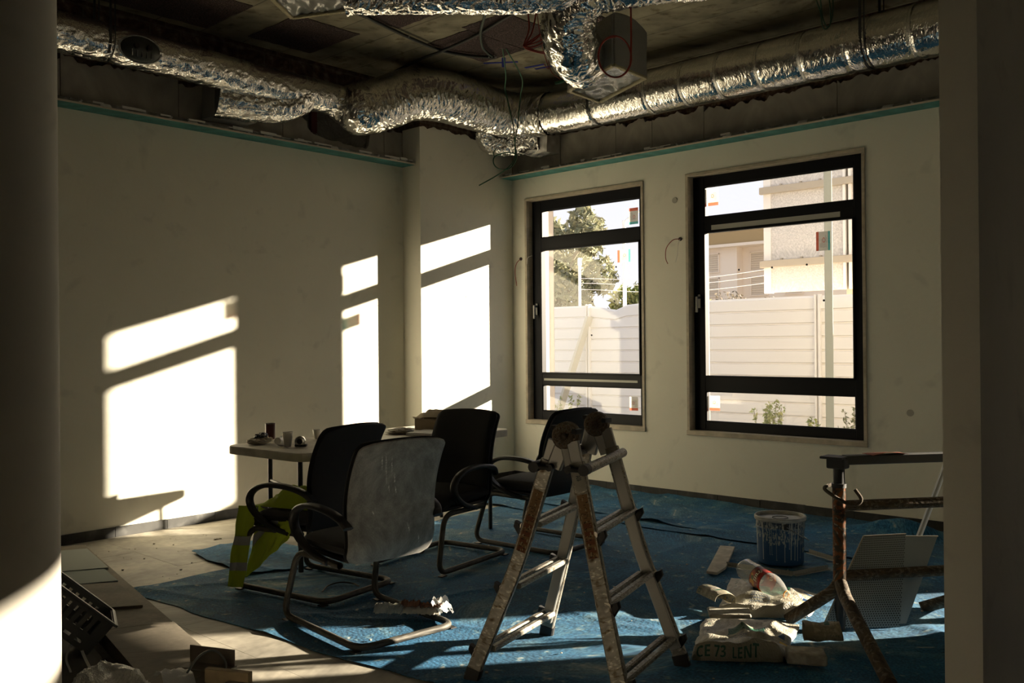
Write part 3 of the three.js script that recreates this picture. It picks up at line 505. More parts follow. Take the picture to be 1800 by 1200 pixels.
function plenum(t, A, U, W, y0, y1, seed) {                       // open box: mouth corner A, edges U and W in plan; rounded back
  const P = (u, w, y) => V(A[0] + U[0] * u + W[0] * w, y, A[1] + U[1] * u + W[1] * w);
  const wall = (f, nu, nv) => sheet((u, v) => { const q = f(u, v), k = 0.006; return q.add(V(k * noise(q.x * 8, q.y * 8, q.z * 8 + seed), k * noise(q.x * 8 + 3, q.y * 8, q.z * 8), k * noise(q.x * 8, q.y * 8 + 4, q.z * 8))); }, nu, nv, 0.012);
  const top = (w) => y1 - 0.10 * (1 - Math.sqrt(Math.max(0, 1 - ((w - 0.45) / 0.62) ** 2)));
  part('end_panel', wall((u, v) => P(1, u, lerp(y0, top(u), v)), 16, 12), plenumMat, t, 'dull foil end panel with a rounded top');
  part('end_panel', wall((u, v) => P(0, 1 - u, lerp(y0, top(1 - u), v)), 16, 12), plenumMat, t);
  part('side_panel', wall((u, v) => P(u, 0, lerp(y0, top(0), v)), 16, 10), plenumMat, t);
  part('side_panel', wall((u, v) => P(1 - u, 1, lerp(y0, top(1), v)), 16, 10), plenumMat, t);
  part('top_panel', wall((u, v) => P(u, v, top(v)), 16, 16), plenumMat, t);
  const rim = []; const C = [P(0, 0, y0), P(1, 0, y0), P(1, 1, y0), P(0, 1, y0)];
  for (let i = 0; i < 4; i++) rim.push(sweep([C[i], C[(i + 1) % 4]], rectSec(0.03, 0.016, 0.004)));
  part('mouth_edge', rim, std({ color: lin(0.42, 0.36, 0.2), roughness: 0.6, bumpMap: M.foil.bumpMap, bumpScale: 0.01 }), t, 'yellowish taped edge of the mouth');
  // torn film stretched over the mouth, pulled into folds towards two corners
  part('film', sheet((u, v) => { const q = P(u * 0.98 + 0.01, v * 0.98 + 0.01, y0); const f = Math.abs(noise(u * 14 - v * 9, v * 4 + seed)) * 0.03 + 0.03 * Math.sin(Math.PI * u) * Math.sin(Math.PI * v); return q.add(V(0, f, 0)); }, 40, 30), M.plasticFilm, t, 'clear film stretched over the mouth');
}
{
  const t = thing('duct_outlet', 'foil elbow coming down from the ceiling to an open box with film over its mouth', 'duct');
  plenum(t, [2.79, 2.172], [0.57, 0.263], [-0.02, -0.375], 3.12, 3.46, 2);
  part('foil_elbow', foilTube([[5.0, 3.55, 1.75], [4.3, 3.545, 2.2], [3.83, 3.54, 2.5], [3.62, 3.53, 2.62], [3.45, 3.51, 2.71], [3.31, 3.44, 2.75], [3.22, 3.33, 2.70], [3.16, 3.23, 2.58], [3.10, 3.20, 2.38]], 0.155, { seed: 41, amp: 0.011, wPleat: 0.8, wCrumple: 0.4, step: 0.008, m: 110, bands: [1.86] }), M.foilPleat, t);
  part('strap', [strapLoop([3.50, 3.505, 2.675], [0.9, 0.15, -0.42], 0.138, 0.02, CEIL), strapLoop([3.535, 3.508, 2.66], [0.9, 0.15, -0.42], 0.138, 0.008, CEIL)], strapMat, t, 'black hanging strap');
}
{
  const t = thing('duct_outlet', 'foil duct cut by the top edge of the picture with a second open box', 'duct');
  part('foil_sleeve', foilTube([[2.52, 3.40, 3.84], [2.645, 3.40, 3.727], [2.978, 3.402, 3.419], [3.301, 3.423, 3.052], [3.40, 3.47, 2.95], [3.55, 3.6, 2.95]], 0.105, { seed: 51, amp: 0.012, wPleat: 0.5, wCrumple: 0.9, step: 0.008, m: 100 }), M.foil, t);
  plenum(t, [1.92, 3.80], [0.46, -0.22], [0.30, 0.42], 3.42, 3.68, 8);
  part('hanger', rod([2.2, 3.66, 3.9], [2.2, CEIL - 0.003, 3.9], 0.006), M.black, t); part('hanger', rod([3.1, 3.5, 3.3], [3.1, CEIL - 0.003, 3.3], 0.006), M.black, t);
}
// ---------------------------------------------------------------- conduits and loose cables
const cable = (pts, r, mat, seg = 60, closed = false) => tube(pts, r, seg, 8, closed);
{
  const t = thing('conduit', 'black cable conduit clipped across the ceiling towards the pier', 'conduit', [0, -0.012, 0]);
  part('pipe', cable([[1.566, CEIL - 0.016, 4.51], [1.275, CEIL - 0.019, 2.882], [1.187, CEIL - 0.019, 2.53], [1.106, CEIL - 0.019, 2.167], [1.047, CEIL - 0.019, 1.773], [1.099, CEIL - 0.019, 1.503], [1.24, CEIL - 0.019, 1.278]], 0.014, M.cable), M.cable, t);
  part('clip', [[1.099, 2.156], [1.24, 1.285], [1.203, 1.327]].map(([x, z]) => box(0.04, 0.024, 0.016, x, CEIL - 0.014, z, 0.004)), M.zinc, t);
  const u = thing('conduit', 'black conduit crossing the other one on the ceiling', 'conduit', [0, -0.012, 0]);
  part('pipe', cable([[3.069, CEIL - 0.016, 2.125], [2.095, CEIL - 0.019, 1.949], [1.555, CEIL - 0.019, 1.804], [1.062, CEIL - 0.035, 1.752], [0.738, CEIL - 0.019, 1.7], [0.269, CEIL - 0.016, 1.607]], 0.013, M.cable), M.cable, u);
  const w = thing('conduit', 'grey-green flexible conduit bowing across the wood-wool boards', 'conduit', [0, -0.012, 0]);
  part('pipe', cable([[2.447, CEIL - 0.031, 2.592], [1.967, CEIL - 0.031, 2.139], [1.647, CEIL - 0.031, 1.864], [1.412, CEIL - 0.031, 1.614], [1.306, CEIL - 0.026, 1.451], [1.244, CEIL - 0.019, 1.318]], 0.011, M.cable), std({ color: lin(0.05, 0.07, 0.06), roughness: 0.6 }), w);
}
const wire = (name, label, mat, ...runs) => { const t = thing(name, label, 'cable'); for (const [p, r] of runs) part('strand', cable(p, r, mat, p.length * 9), mat, t); return t; };
wire('hanging_cable', 'green cable hanging in a loop in front of the corner pier', M.cableGreen,
  [[[1.40, CEIL - 0.006, 1.35], [1.2, 3.78, 1.1], [1.05, 3.72, 0.95], [1.084, 3.589, 0.948], [1.15, 3.38, 0.96], [1.194, 3.204, 0.982], [1.201, 3.051, 0.975], [1.155, 2.97, 1.017], [1.091, 2.965, 1.076], [1.054, 3.012, 1.111], [1.062, 3.078, 1.104], [1.137, 3.113, 1.034], [1.194, 3.102, 0.984]], 0.0055],
  [[[1.42, CEIL - 0.006, 1.33], [1.3, 3.76, 1.0], [1.17, 3.66, 0.87], [1.165, 3.536, 0.885], [1.20, 3.36, 0.95], [1.202, 3.2, 0.988], [1.196, 3.06, 0.990], [1.15, 2.975, 1.03], [1.06, 2.90, 1.10], [0.955, 2.819, 1.202]], 0.0055],
  [[[1.062, 3.075, 1.11], [1.055, 3.11, 1.115], [1.075, 3.15, 1.10]], 0.004]);
wire('hanging_cable', 'bundle of red cables knotted beside the foil elbow', M.cableRed,
  [[[2.216, CEIL - 0.006, 1.946], [2.224, 3.742, 1.938], [2.200, 3.64, 1.96], [2.195, 3.607, 1.964], [2.25, 3.66, 1.90], [2.333, 3.762, 1.837], [2.37, 3.74, 1.80], [2.28, 3.65, 1.88], [2.197, 3.608, 1.966]], 0.006],
  [[[2.272, CEIL - 0.006, 1.894], [2.24, 3.72, 1.92], [2.205, 3.62, 1.955], [2.24, 3.60, 1.93], [2.301, 3.635, 1.866], [2.36, 3.70, 1.81], [2.38, 3.735, 1.80], [2.32, 3.72, 1.85], [2.23, 3.65, 1.93], [2.20, 3.60, 1.96], [2.285, 3.559, 1.881], [2.40, 3.535, 1.85], [2.618, 3.50, 1.845]], 0.006],
  [[[2.20, 3.605, 1.965], [2.29, 3.565, 1.885], [2.42, 3.545, 1.86], [2.55, 3.52, 1.85]], 0.006],
  [[[2.26, CEIL - 0.006, 1.90], [2.29, 3.62, 1.87], [2.33, 3.44, 1.84], [2.30, 3.48, 1.86]], 0.003], [[[2.30, CEIL - 0.006, 1.87], [2.32, 3.62, 1.85], [2.34, 3.43, 1.83], [2.40, 3.36, 1.80], [2.43, 3.33, 1.79], [2.44, 3.37, 1.78]], 0.003]);
wire('hanging_cable', 'single red cable coiled into a ring in front of the box on the ceiling', M.cableRed,
  [(() => { const p = [[3.549, CEIL - 0.006, 2.512], [3.549, 3.453, 2.512], [3.549, 3.214, 2.511]]; for (let i = 0; i <= 34; i++) { const a = 0.25 + i / 34 * Math.PI * 2 * 1.72, c = V(3.476, 3.112, 2.578), r = 0.097 + 0.002 * Math.sin(i * 0.7); p.push([c.x + Math.cos(a) * r * 0.735 * 1.0, c.y - Math.sin(a) * r * 1.28 + 0.002 * Math.sin(i * 0.5), c.z - Math.cos(a) * r * 0.68]); } return p; })(), 0.0055]);
wire('hanging_cable', 'dark green cables looped up under the ceiling, far right', std({ color: lin(0.02, 0.07, 0.04), roughness: 0.5 }),
  [[[3.90, CEIL - 0.006, 0.80], [3.939, 3.75, 0.75], [3.955, 3.64, 0.745], [3.975, 3.615, 0.73], [3.998, 3.68, 0.704], [3.98, CEIL - 0.006, 0.70]], 0.005], [[[3.94, CEIL - 0.006, 0.76], [3.955, 3.70, 0.74], [3.985, 3.63, 0.72], [4.01, 3.72, 0.70], [4.01, CEIL - 0.006, 0.69]], 0.005]);
wire('hanging_cable', 'green cable end wrapped with red beside the foil elbow', M.cableGreen,
  [[[2.47, CEIL - 0.006, 1.80], [2.46, 3.60, 1.79], [2.455, 3.45, 1.785], [2.45, 3.36, 1.78], [2.42, 3.335, 1.80], [2.38, 3.325, 1.83]], 0.012]);
// wires poking out of holes in the window wall
function wallWire(label, x, y, red, extra) {
  const t = thing('wall_wire', label, 'wire', [x, y, 0]);
  const c = new THREE.CylinderGeometry(0.016, 0.018, 0.012, 14); c.rotateX(Math.PI / 2); c.translate(0, 0, 0.004); part('hole', c, M.black, t);
  part('strand', cable(red, 0.0035, M.cableRed, 20), M.cableRed, t); part('strand', cable(extra, 0.0022, M.white, 24), M.white, t);
}
wallWire('thin red wire drooping from a hole left of the narrower window', 0.368, 2.275, [[0, 0, 0.005], [-0.02, -0.05, 0.05], [-0.03, -0.14, 0.06], [-0.02, -0.28, 0.05]], [[0.09, -0.06, 0.01], [0.13, 0.0, 0.04], [0.17, 0.02, 0.02]]);
wallWire('red wire curling from a hole between the two windows', 2.293, 2.32, [[0, 0, 0.005], [-0.04, -0.01, 0.06], [-0.09, -0.08, 0.09], [-0.105, -0.17, 0.08], [-0.09, -0.22, 0.07]], [[0, 0, 0.005], [0.02, -0.06, 0.07], [0.02, -0.14, 0.08], [-0.01, -0.21, 0.07]]);
for (const [x, y, l] of [[2.237, 2.672, 'faint grey filled hole high between the windows'], [4.275, 0.855, 'faint grey spot on the window wall above the trestle bar']]) { const c = new THREE.CylinderGeometry(0.026, 0.026, 0.004, 18); c.rotateX(Math.PI / 2); c.translate(x, y, 0.002); solo('wall_plug', c, std({ color: lin(0.42, 0.40, 0.34), roughness: 1 }), l, 'plug'); }
// ---------------------------------------------------------------- chairs
// a padded panel: mid surface f(u,v), front and back puffed by tf / tb, closed at the rim
function cushion(f, nu, nv, tf, tb, rim = 0.35) {
  const base = sheet(f, nu, nv), n = base.attributes.normal, p = base.attributes.position, N = p.count, pos = [], uv = [], idx = [];
  const e = (i, j) => { const u = Math.abs(i / nu * 2 - 1), v = Math.abs(j / nv * 2 - 1); return rim + (1 - rim) * Math.sqrt(Math.max(0, 1 - u ** 8)) * Math.sqrt(Math.max(0, 1 - v ** 8)); };
  for (const s of [1, -1]) for (let j = 0; j <= nv; j++) for (let i = 0; i <= nu; i++) { const k = j * (nu + 1) + i, t = (s > 0 ? tf : -tb) * e(i, j); pos.push(p.getX(k) + n.getX(k) * t, p.getY(k) + n.getY(k) * t, p.getZ(k) + n.getZ(k) * t); uv.push(i / nu, j / nv); }
  const at = (i, j) => j * (nu + 1) + i;
  for (let j = 0; j < nv; j++) for (let i = 0; i < nu; i++) { const a = at(i, j), b = at(i, j + 1), c = at(i + 1, j), d = at(i + 1, j + 1); idx.push(a, b, c, c, b, d, a + N, c + N, b + N, c + N, d + N, b + N); }
  const edge = (a, b) => idx.push(a, b, a + N, b, b + N, a + N);
  for (let i = 0; i < nu; i++) { edge(at(i + 1, 0), at(i, 0)); edge(at(i, nv), at(i + 1, nv)); }
  for (let j = 0; j < nv; j++) { edge(at(0, j), at(0, j + 1)); edge(at(nu, j + 1), at(nu, j)); }
  const g = new THREE.BufferGeometry(); g.setAttribute('position', new THREE.Float32BufferAttribute(pos, 3)); g.setAttribute('uv', new THREE.Float32BufferAttribute(uv, 2)); g.setIndex(idx);
  return toCreasedNormals(g, 0.9);
}
const weave = tex(256, (u, v) => { const k = 0.5 + 0.25 * Math.sin(u * 6.2832 * 40) * Math.sin(v * 6.2832 * 40) + tn(u, v, 60) * 0.3; return [k, k, k]; }, false, 4);
const chairCloth = std({ color: lin(0.012, 0.012, 0.013), roughness: 0.95, bumpMap: weave, bumpScale: 0.001 });
const chairPlastic = std({ color: lin(0.018, 0.018, 0.018), roughness: 0.45 });
const dustyTube = std({ map: tex(256, (u, v) => { const n = tfbm(u, v, 14, 6, 5), k = 0.27 + n * 0.30; return [k, k * 0.96, k * 0.86]; }, true, [4, 1]), roughness: 0.6, metalness: 0.25 });
// cement dust and scuffs on the nearest chair back; its side-to-side gradient is partly painted light
const dustyLitShell = std({ map: tex(512, (u, v) => {
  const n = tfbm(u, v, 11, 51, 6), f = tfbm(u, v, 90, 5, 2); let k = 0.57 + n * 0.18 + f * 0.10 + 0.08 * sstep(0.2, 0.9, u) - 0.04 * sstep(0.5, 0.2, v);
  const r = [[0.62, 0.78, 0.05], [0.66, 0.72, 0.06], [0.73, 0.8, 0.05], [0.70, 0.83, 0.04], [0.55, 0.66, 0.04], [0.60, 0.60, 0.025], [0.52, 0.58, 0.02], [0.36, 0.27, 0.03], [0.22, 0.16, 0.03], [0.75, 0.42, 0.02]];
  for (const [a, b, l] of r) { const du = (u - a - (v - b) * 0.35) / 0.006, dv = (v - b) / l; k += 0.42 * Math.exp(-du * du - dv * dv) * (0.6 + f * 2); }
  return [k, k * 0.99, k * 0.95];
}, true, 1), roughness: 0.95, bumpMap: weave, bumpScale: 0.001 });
const shellPlain = std({ color: lin(0.014, 0.014, 0.015), roughness: 0.7, bumpMap: weave, bumpScale: 0.001 });

const backLine = new THREE.CatmullRomCurve3([V(0.196, 0.365, 0), V(0.235, 0.45, 0), V(0.238, 0.55, 0), V(0.240, 0.65, 0), V(0.265, 0.76, 0), V(0.313, 0.87, 0), V(0.358, 0.94, 0)]);
const halfW = (v) => { const w = 0.232 + 0.016 * Math.sin(Math.PI * (0.1 + v * 0.7)), r = 0.055, e = Math.min(v, 1 - v) * 0.6; return w - (e < r ? r - Math.sqrt(Math.max(0, r * r - (r - e) ** 2)) : 0); };
const backMid = (off) => (u, v) => { const p = backLine.getPoint(v), q = u * 2 - 1, z = q * halfW(v); return V(p.x - 0.028 * (z / 0.25) ** 2 + off, p.y + 0.012 * (1 - q * q) * sstep(0.85, 1, v), z); };
function makeChair(label, pos, turn, shellMat, tilt) {
  const t = thing('visitor_chair', label, 'chair', pos, turn, 'visitor chairs round the folding table');
  part('seat', cushion((u, v) => { const x = lerp(-0.30, 0.20, v), q = u * 2 - 1, w = 0.245 - 0.03 * Math.max(0, 0.25 - v) * 3; return V(x, 0.420 + 0.012 * Math.cos(q * 1.5) - 0.045 * sstep(0.25, 0, v) + 0.012 * v, q * w); }, 24, 22, 0.040, 0.035, 0.3), chairCloth, t);
  part('seat_pan', box(0.42, 0.022, 0.44, -0.03, 0.376, 0, 0.01), chairPlastic, t);
  const b = part('backrest', cushion(backMid(-0.012), 24, 34, 0.008, 0.036, 0.25), chairCloth, t);
  part('back_shell', cushion(backMid(0.016), 24, 34, 0.013, 0.004, 0.5), shellMat, b, shellMat === dustyLitShell ? 'back of the chair grey with dust and scuffs, with some painted light across it' : undefined);
  for (const k of [-1, 1]) part('armrest', armGeo(k), chairPlastic, t);
  part('sled_frame', frameGeo, dustyTube, t);
  for (const [x, z] of [[-0.33, -0.27], [-0.33, 0.27], [0.33, -0.27], [0.33, 0.27]]) part('glide', box(0.05, 0.006, 0.036, x, 0.003, z, 0.002), M.black, t);
  return t;
}
// the arms lie in a vertical plane: section's first axis is sideways, second in the plane
function armGeo(s) {
  const pts = curveOf([[0.252, 0.545, s * 0.255], [0.205, 0.588, s * 0.275], [0.12, 0.612, s * 0.285], [0.0, 0.620, s * 0.287], [-0.11, 0.610, s * 0.287], [-0.195, 0.575, s * 0.285], [-0.228, 0.520, s * 0.282], [-0.20, 0.460, s * 0.278], [-0.13, 0.410, s * 0.272], [-0.04, 0.375, s * 0.262], [0.05, 0.352, s * 0.245]]).getPoints(56);
  const pos = [], uv = [], idx = [], sec = rectSec(0.052, 0.026, 0.009), m = sec.length, n = pts.length;
  for (let i = 0; i < n; i++) { const T = pts[Math.min(i + 1, n - 1)].clone().sub(pts[Math.max(0, i - 1)]).normalize(), N = V(-T.y, T.x, 0).normalize(); const w = 1 - 0.3 * sstep(0.6, 1, i / n); for (let j = 0; j <= m; j++) { const q = sec[j % m]; pos.push(pts[i].x + N.x * q[1], pts[i].y + N.y * q[1], pts[i].z + q[0] * w); uv.push(j / m, i / n); } }
  for (let i = 0; i < n - 1; i++) for (let j = 0; j < m; j++) { const a = i * (m + 1) + j, b = a + m + 1; idx.push(a, b, a + 1, b, b + 1, a + 1); }
  for (const e of [0, n - 1]) for (let j = 1; j < m - 1; j++) { const o = e * (m + 1); if (e) idx.push(o, o + j + 1, o + j); else idx.push(o, o + j, o + j + 1); }
  const g = new THREE.BufferGeometry(); g.setAttribute('position', new THREE.Float32BufferAttribute(pos, 3)); g.setAttribute('uv', new THREE.Float32BufferAttribute(uv, 2)); g.setIndex(idx); return toCreasedNormals(g, 0.8);
}
class PolyPath extends THREE.Curve { constructor(p) { super(); this.p = p; this.l = [0]; for (let i = 1; i < p.length; i++) this.l.push(this.l[i - 1] + p[i].distanceTo(p[i - 1])); } getPoint(t, o = new THREE.Vector3()) { const L = t * this.l[this.l.length - 1]; let i = 1; while (i < this.l.length - 1 && this.l[i] < L) i++; return o.copy(this.p[i - 1]).lerp(this.p[i], clamp((L - this.l[i - 1]) / (this.l[i] - this.l[i - 1] || 1))); } }
const polyTube = (pts, r, seg, rad = 10) => new THREE.TubeGeometry(new PolyPath(pts), seg, r, rad, false);
const frameGeo = polyTube(rounded([[0.14, 0.352, -0.235], [-0.27, 0.358, -0.24], [-0.37, 0.022, -0.268], [0.36, 0.022, -0.27], [0.36, 0.022, 0.27], [-0.37, 0.022, 0.268], [-0.27, 0.358, 0.24], [0.14, 0.352, 0.235]], 0.085), 0.0165, 150, 12);
makeChair('black visitor chair nearest the camera, its back grey with cement dust', [3.09, 0.006, 4.17], -0.11, dustyLitShell);
makeChair('black visitor chair with a yellow safety vest over its seat', [2.29, 0.006, 3.92], 0.165, shellPlain);
makeChair('black visitor chair facing the camera, behind the dusty one', [2.375, 0.006, 3.01], 1.73, shellPlain);
makeChair('black visitor chair under the narrower window, partly behind the ladder', [2.524, 0.006, 2.215], 0.05, shellPlain);
{ // safety vest over the second chair
  const vm = std({ color: lin(0.42, 0.55, 0.03), roughness: 0.85, side: THREE.DoubleSide, bumpMap: weave, bumpScale: 0.001 }), gm = std({ color: lin(0.30, 0.31, 0.28), roughness: 0.5, side: THREE.DoubleSide });
  const t = thing('safety_vest', 'crumpled yellow-green safety vest with grey bands hanging off a chair seat', 'vest', [0, 0, 0]);
  const P = (a) => V(...a);
  // crumpled heap on the seat
  part('body', sheet((u, v) => { const q = bilin([[2.03, 0, 4.17], [2.44, 0, 4.05], [2.40, 0, 3.86], [2.05, 0, 3.95]], u, v); const h = Math.sin(Math.PI * Math.min(1, u * 1.0)) * Math.sin(Math.PI * v); q.y = 0.470 + h * (0.055 + 0.09 * u) + 0.03 * Math.abs(noise(u * 7, v * 5, 2)) * h * 2 + 0.006; return q; }, 34, 22, 0.003), vm, t);
  const strip = (u, v) => { const top = lerp(0, 1, u), q = bilin([[2.005, 0.482, 4.245], [2.09, 0.482, 4.17], [2.075, 0.03, 4.265], [2.00, 0.03, 4.315]], u, v); const k = Math.sin(v * 3); q.x += 0.012 * noise(u * 3, v * 5, 7) - 0.02 * k * (1 - v); q.z += 0.012 * noise(u * 4, v * 4, 1); return q; };
  part('shoulder_strap', sheet(strip, 10, 30, 0.004), vm, t);
  part('reflective_band', [[0.38, 0.49], [0.70, 0.80]].map(([a, b]) => sheet((u, v) => strip(u, lerp(a, b, v)).add(V(0.0055, 0.0005, 0.0035)), 8, 4, 0.002)), gm, t);
  const flap = (u, v) => { const q = bilin([[2.06, 0.475, 4.15], [2.42, 0.42, 4.165], [2.385, 0.33, 4.165], [2.055, 0.075, 4.225]], u, v); q.x += 0.01 * noise(u * 5, v * 5, 3); q.z += 0.016 * noise(u * 7 + v * 2, v * 3, 5); return q; };
  part('front_flap', sheet(flap, 22, 24, 0.004), vm, t);
  part('reflective_band', sheet((u, v) => { const a = flap(lerp(0.02, 0.62, u), clamp(lerp(0.50, 0.12, u) + (v - 0.5) * 0.15)); return a.add(V(0.004, 0.0, 0.006)); }, 16, 4, 0.002), gm, t);
}
// ---------------------------------------------------------------- folding table and what lies on it
const TT = 0.75;
{
  const t = thing('folding_table', 'long folding table with a pale plastic top and dark tube legs', 'table', [1.64, 0, 2.92], 0.05);
  const tm = std({ map: tex(256, (u, v) => { const n = tfbm(u, v, 9, 44, 5), k = 0.78 + n * 0.16; return [k, k * 0.97, k * 0.9]; }, true, 1), roughness: 0.55 });
  const rr = (w, l, r) => { const p = []; for (const [cx, cy, a0] of [[w - r, l - r, 0], [-w + r, l - r, 1], [-w + r, -l + r, 2], [w - r, -l + r, 3]]) for (let i = 0; i <= 8; i++) { const a = (a0 + i / 8) * Math.PI / 2; p.push([cx + r * Math.cos(a), cy + r * Math.sin(a)]); } return p; };
  const top = extrude(rr(0.405, 0.975, 0.085), 0.012, 0.004); top.rotateX(Math.PI / 2); top.translate(0, TT - 0.004, 0);
  const skirt = extrude(rr(0.409, 0.979, 0.088), 0.042, 0.002, [rr(0.385, 0.955, 0.07).reverse()]); skirt.rotateX(Math.PI / 2); skirt.translate(0, TT - 0.008, 0);
  part('tabletop', [wuv(top), wuv(skirt)], tm, t);
  part('apron_rail', [box(0.02, 0.035, 1.75, -0.30, TT - 0.045, 0), box(0.02, 0.035, 1.75, 0.30, TT - 0.045, 0)], M.black, t);
  for (const [x, z, k] of [[-0.27, -0.90, 1], [0.34, -0.80, 1], [-0.30, 0.70, -1], [0.29, 0.90, -1]]) part('leg', polyTube(k > 0 ? rounded([[x * 0.82, TT - 0.05, z - 0.05], [x * 0.95, TT - 0.24, z - 0.015], [x, TT - 0.36, z], [x, 0.012, z]], 0.10) : [V(x, TT - 0.03, z), V(x, 0.012, z)], 0.0155, 30, 10), chairPlastic, t);
  part('leg_brace', [rod([-0.26, 0.52, -0.88], [0.33, 0.52, -0.78], 0.009), rod([-0.30, 0.50, 0.70], [0.29, 0.50, 0.90], 0.009)], chairPlastic, t);
}
{
  const y = TT + 0.002;
  const can = thing('tin_can', 'dark red tin can standing at the left end of the table', 'can', [1.20, y, 3.52]);
  part('body', lathe([[0, 0.001], [0.034, 0.001], [0.036, 0.004], [0.035, 0.008], [0.035, 0.104], [0.036, 0.108], [0.0345, 0.110], [0.033, 0.106], [0.033, 0.02], [0, 0.02]], 32), std({ map: tex([256, 128], (u, v) => { const b = v > 0.82 || v < 0.08 ? 0.35 : 0; const g = (Math.floor(u * 24) + Math.floor(v * 9)) % 2 ? 0.04 : 0; return [0.24 + g + b * 0.4, 0.05 + g * 0.6 + b * 0.5, 0.05 + g * 0.6 + b * 0.45]; }, true), roughness: 0.4 }), can);
  part('rim', new THREE.TorusGeometry(0.0355, 0.0015, 6, 40).rotateX(Math.PI / 2).translate(0, 0.109, 0), M.zinc, can);
  const bag = (f, n) => n;
  const crumple = (w, d, h, s, n = 26) => { const g = new THREE.SphereGeometry(1, n, Math.round(n * 0.7)); const p = g.attributes.position; for (let i = 0; i < p.count; i++) { const x = p.getX(i), yy = p.getY(i), z = p.getZ(i), k = 0.75 + 0.45 * ridge(x * 1.6 + s, yy * 1.6, z * 1.6) * 0.5 + 0.22 * ridge(x * 4 + s, yy * 4, z * 4); p.setXYZ(i, x * k * w, Math.max(0, (yy * 0.5 + 0.42) * k) * h, z * k * d); } const q = g.toNonIndexed(); q.computeVertexNormals(); return q; };
  const wr = thing('crumpled_wrapper', 'crumpled pale plastic wrapper with dark foil at the left end of the table', 'wrapper', [1.40, y, 3.73], 0.3);
  part('paper', crumple(0.07, 0.095, 0.045, 3), std({ color: lin(0.55, 0.48, 0.36), roughness: 0.7 }), wr); part('foil_scrap', crumple(0.035, 0.055, 0.04, 8, 18).translate(0.0, 0.032, -0.02), std({ color: lin(0.10, 0.10, 0.11), roughness: 0.25, metalness: 0.6 }), wr, 'dark shiny foil scrap');
  const cupMat = new THREE.MeshPhysicalMaterial({ color: lin(0.82, 0.80, 0.76), roughness: 0.4, transmission: 0.35, thickness: 0, side: THREE.DoubleSide });
  const cupGeo = () => lathe([[0, 0.002], [0.022, 0.002], [0.0235, 0.004], [0.0335, 0.092], [0.0355, 0.094], [0.0345, 0.0955], [0.0325, 0.094], [0.022, 0.006], [0, 0.006]], 36);
  const cup = thing('plastic_cup', 'white plastic cup standing upright on the table with dregs inside', 'cup', [1.70, y, 3.71], 0, 'plastic cups on the table');
  part('wall', cupGeo(), cupMat, cup); part('dregs', new THREE.CylinderGeometry(0.0290, 0.0232, 0.058, 30).translate(0, 0.036, 0), std({ color: lin(0.35, 0.27, 0.22), roughness: 0.5 }), cup);
  const cup2 = thing('plastic_cup', 'white plastic cup lying on its side on the table', 'cup', [1.60, y + 0.030, 3.70], 2.2, 'plastic cups on the table');
  part('wall', cupGeo().rotateZ(-Math.PI / 2 - 0.11).translate(-0.05, 0.004, 0), cupMat, cup2);
  const tp = thing('tape_measure', 'small shiny silver and black tape measure on the table', 'tape measure', [1.765, y, 3.66], 0.75);
  const shell = lathe([[0, 0], [0.028, 0], [0.034, 0.004], [0.034, 0.028], [0.028, 0.033], [0, 0.033]], 28).rotateX(Math.PI / 2).translate(0, 0.034, -0.016);
  part('case', [shell, box(0.066, 0.034, 0.031, 0.0, 0.0175, 0, 0.006)], std({ color: lin(0.55, 0.55, 0.53), roughness: 0.2, metalness: 0.9 }), tp); part('grip', [box(0.074, 0.016, 0.036, 0.004, 0.009, 0, 0.005), new THREE.CylinderGeometry(0.017, 0.017, 0.036, 20).rotateX(Math.PI / 2).translate(0, 0.034, 0)], M.black, tp); part('hook', box(0.003, 0.014, 0.014, 0.043, 0.012, 0), M.zinc, tp);
  const sm = thing('plastic_cup', 'small pale cup half hidden behind the vest chair', 'cup', [1.46, y, 3.32], 0, 'plastic cups on the table'); part('wall', cupGeo().scale(0.8, 0.7, 0.8), cupMat, sm);
  // carton with rumpled paper, far half of the table
  const bx = thing('carton', 'open cardboard carton stuffed with rumpled paper on the table', 'box', [1.56, y, 2.30], 0.5);
  part('box_wall', [span(-0.13, 0.13, 0, 0.085, 0.10, 0.104), span(-0.13, 0.13, 0, 0.085, -0.104, -0.10), span(-0.134, -0.13, 0, 0.085, -0.104, 0.104), span(0.13, 0.134, 0, 0.085, -0.104, 0.104), span(-0.13, 0.13, 0, 0.004, -0.1, 0.1)], std({ color: lin(0.34, 0.27, 0.18), roughness: 0.95 }), bx);
  part('paper', sheet((u, v) => { const x = lerp(-0.15, 0.14, u), z = lerp(-0.11, 0.11, v); return V(x, 0.083 + 0.05 * Math.abs(noise(u * 4, v * 4, 6)) + 0.045 * Math.sin(u * 3.1) * Math.sin(v * 3.1) + (u > 0.85 ? -0.02 : 0), z); }, 22, 20, 0.003), std({ color: lin(0.62, 0.54, 0.42), roughness: 0.95 }), bx);
  const pl = thing('paper_plate', 'crumpled sheet of paper on a flat plate on the table', 'plate', [1.60, y, 2.68], 0);
  part('plate', lathe([[0, 0.002], [0.085, 0.002], [0.12, 0.012], [0.121, 0.015], [0.084, 0.006], [0, 0.006]], 40), std({ color: lin(0.5, 0.46, 0.38), roughness: 0.6 }), pl); part('paper', crumple(0.09, 0.10, 0.035, 12, 22).translate(0, 0.006, 0), std({ color: lin(0.62, 0.58, 0.5), roughness: 0.9 }), pl);
  const bk = thing('folder', 'flat grey folder lying near the table edge', 'folder', [1.80, y, 2.60], 0.35);
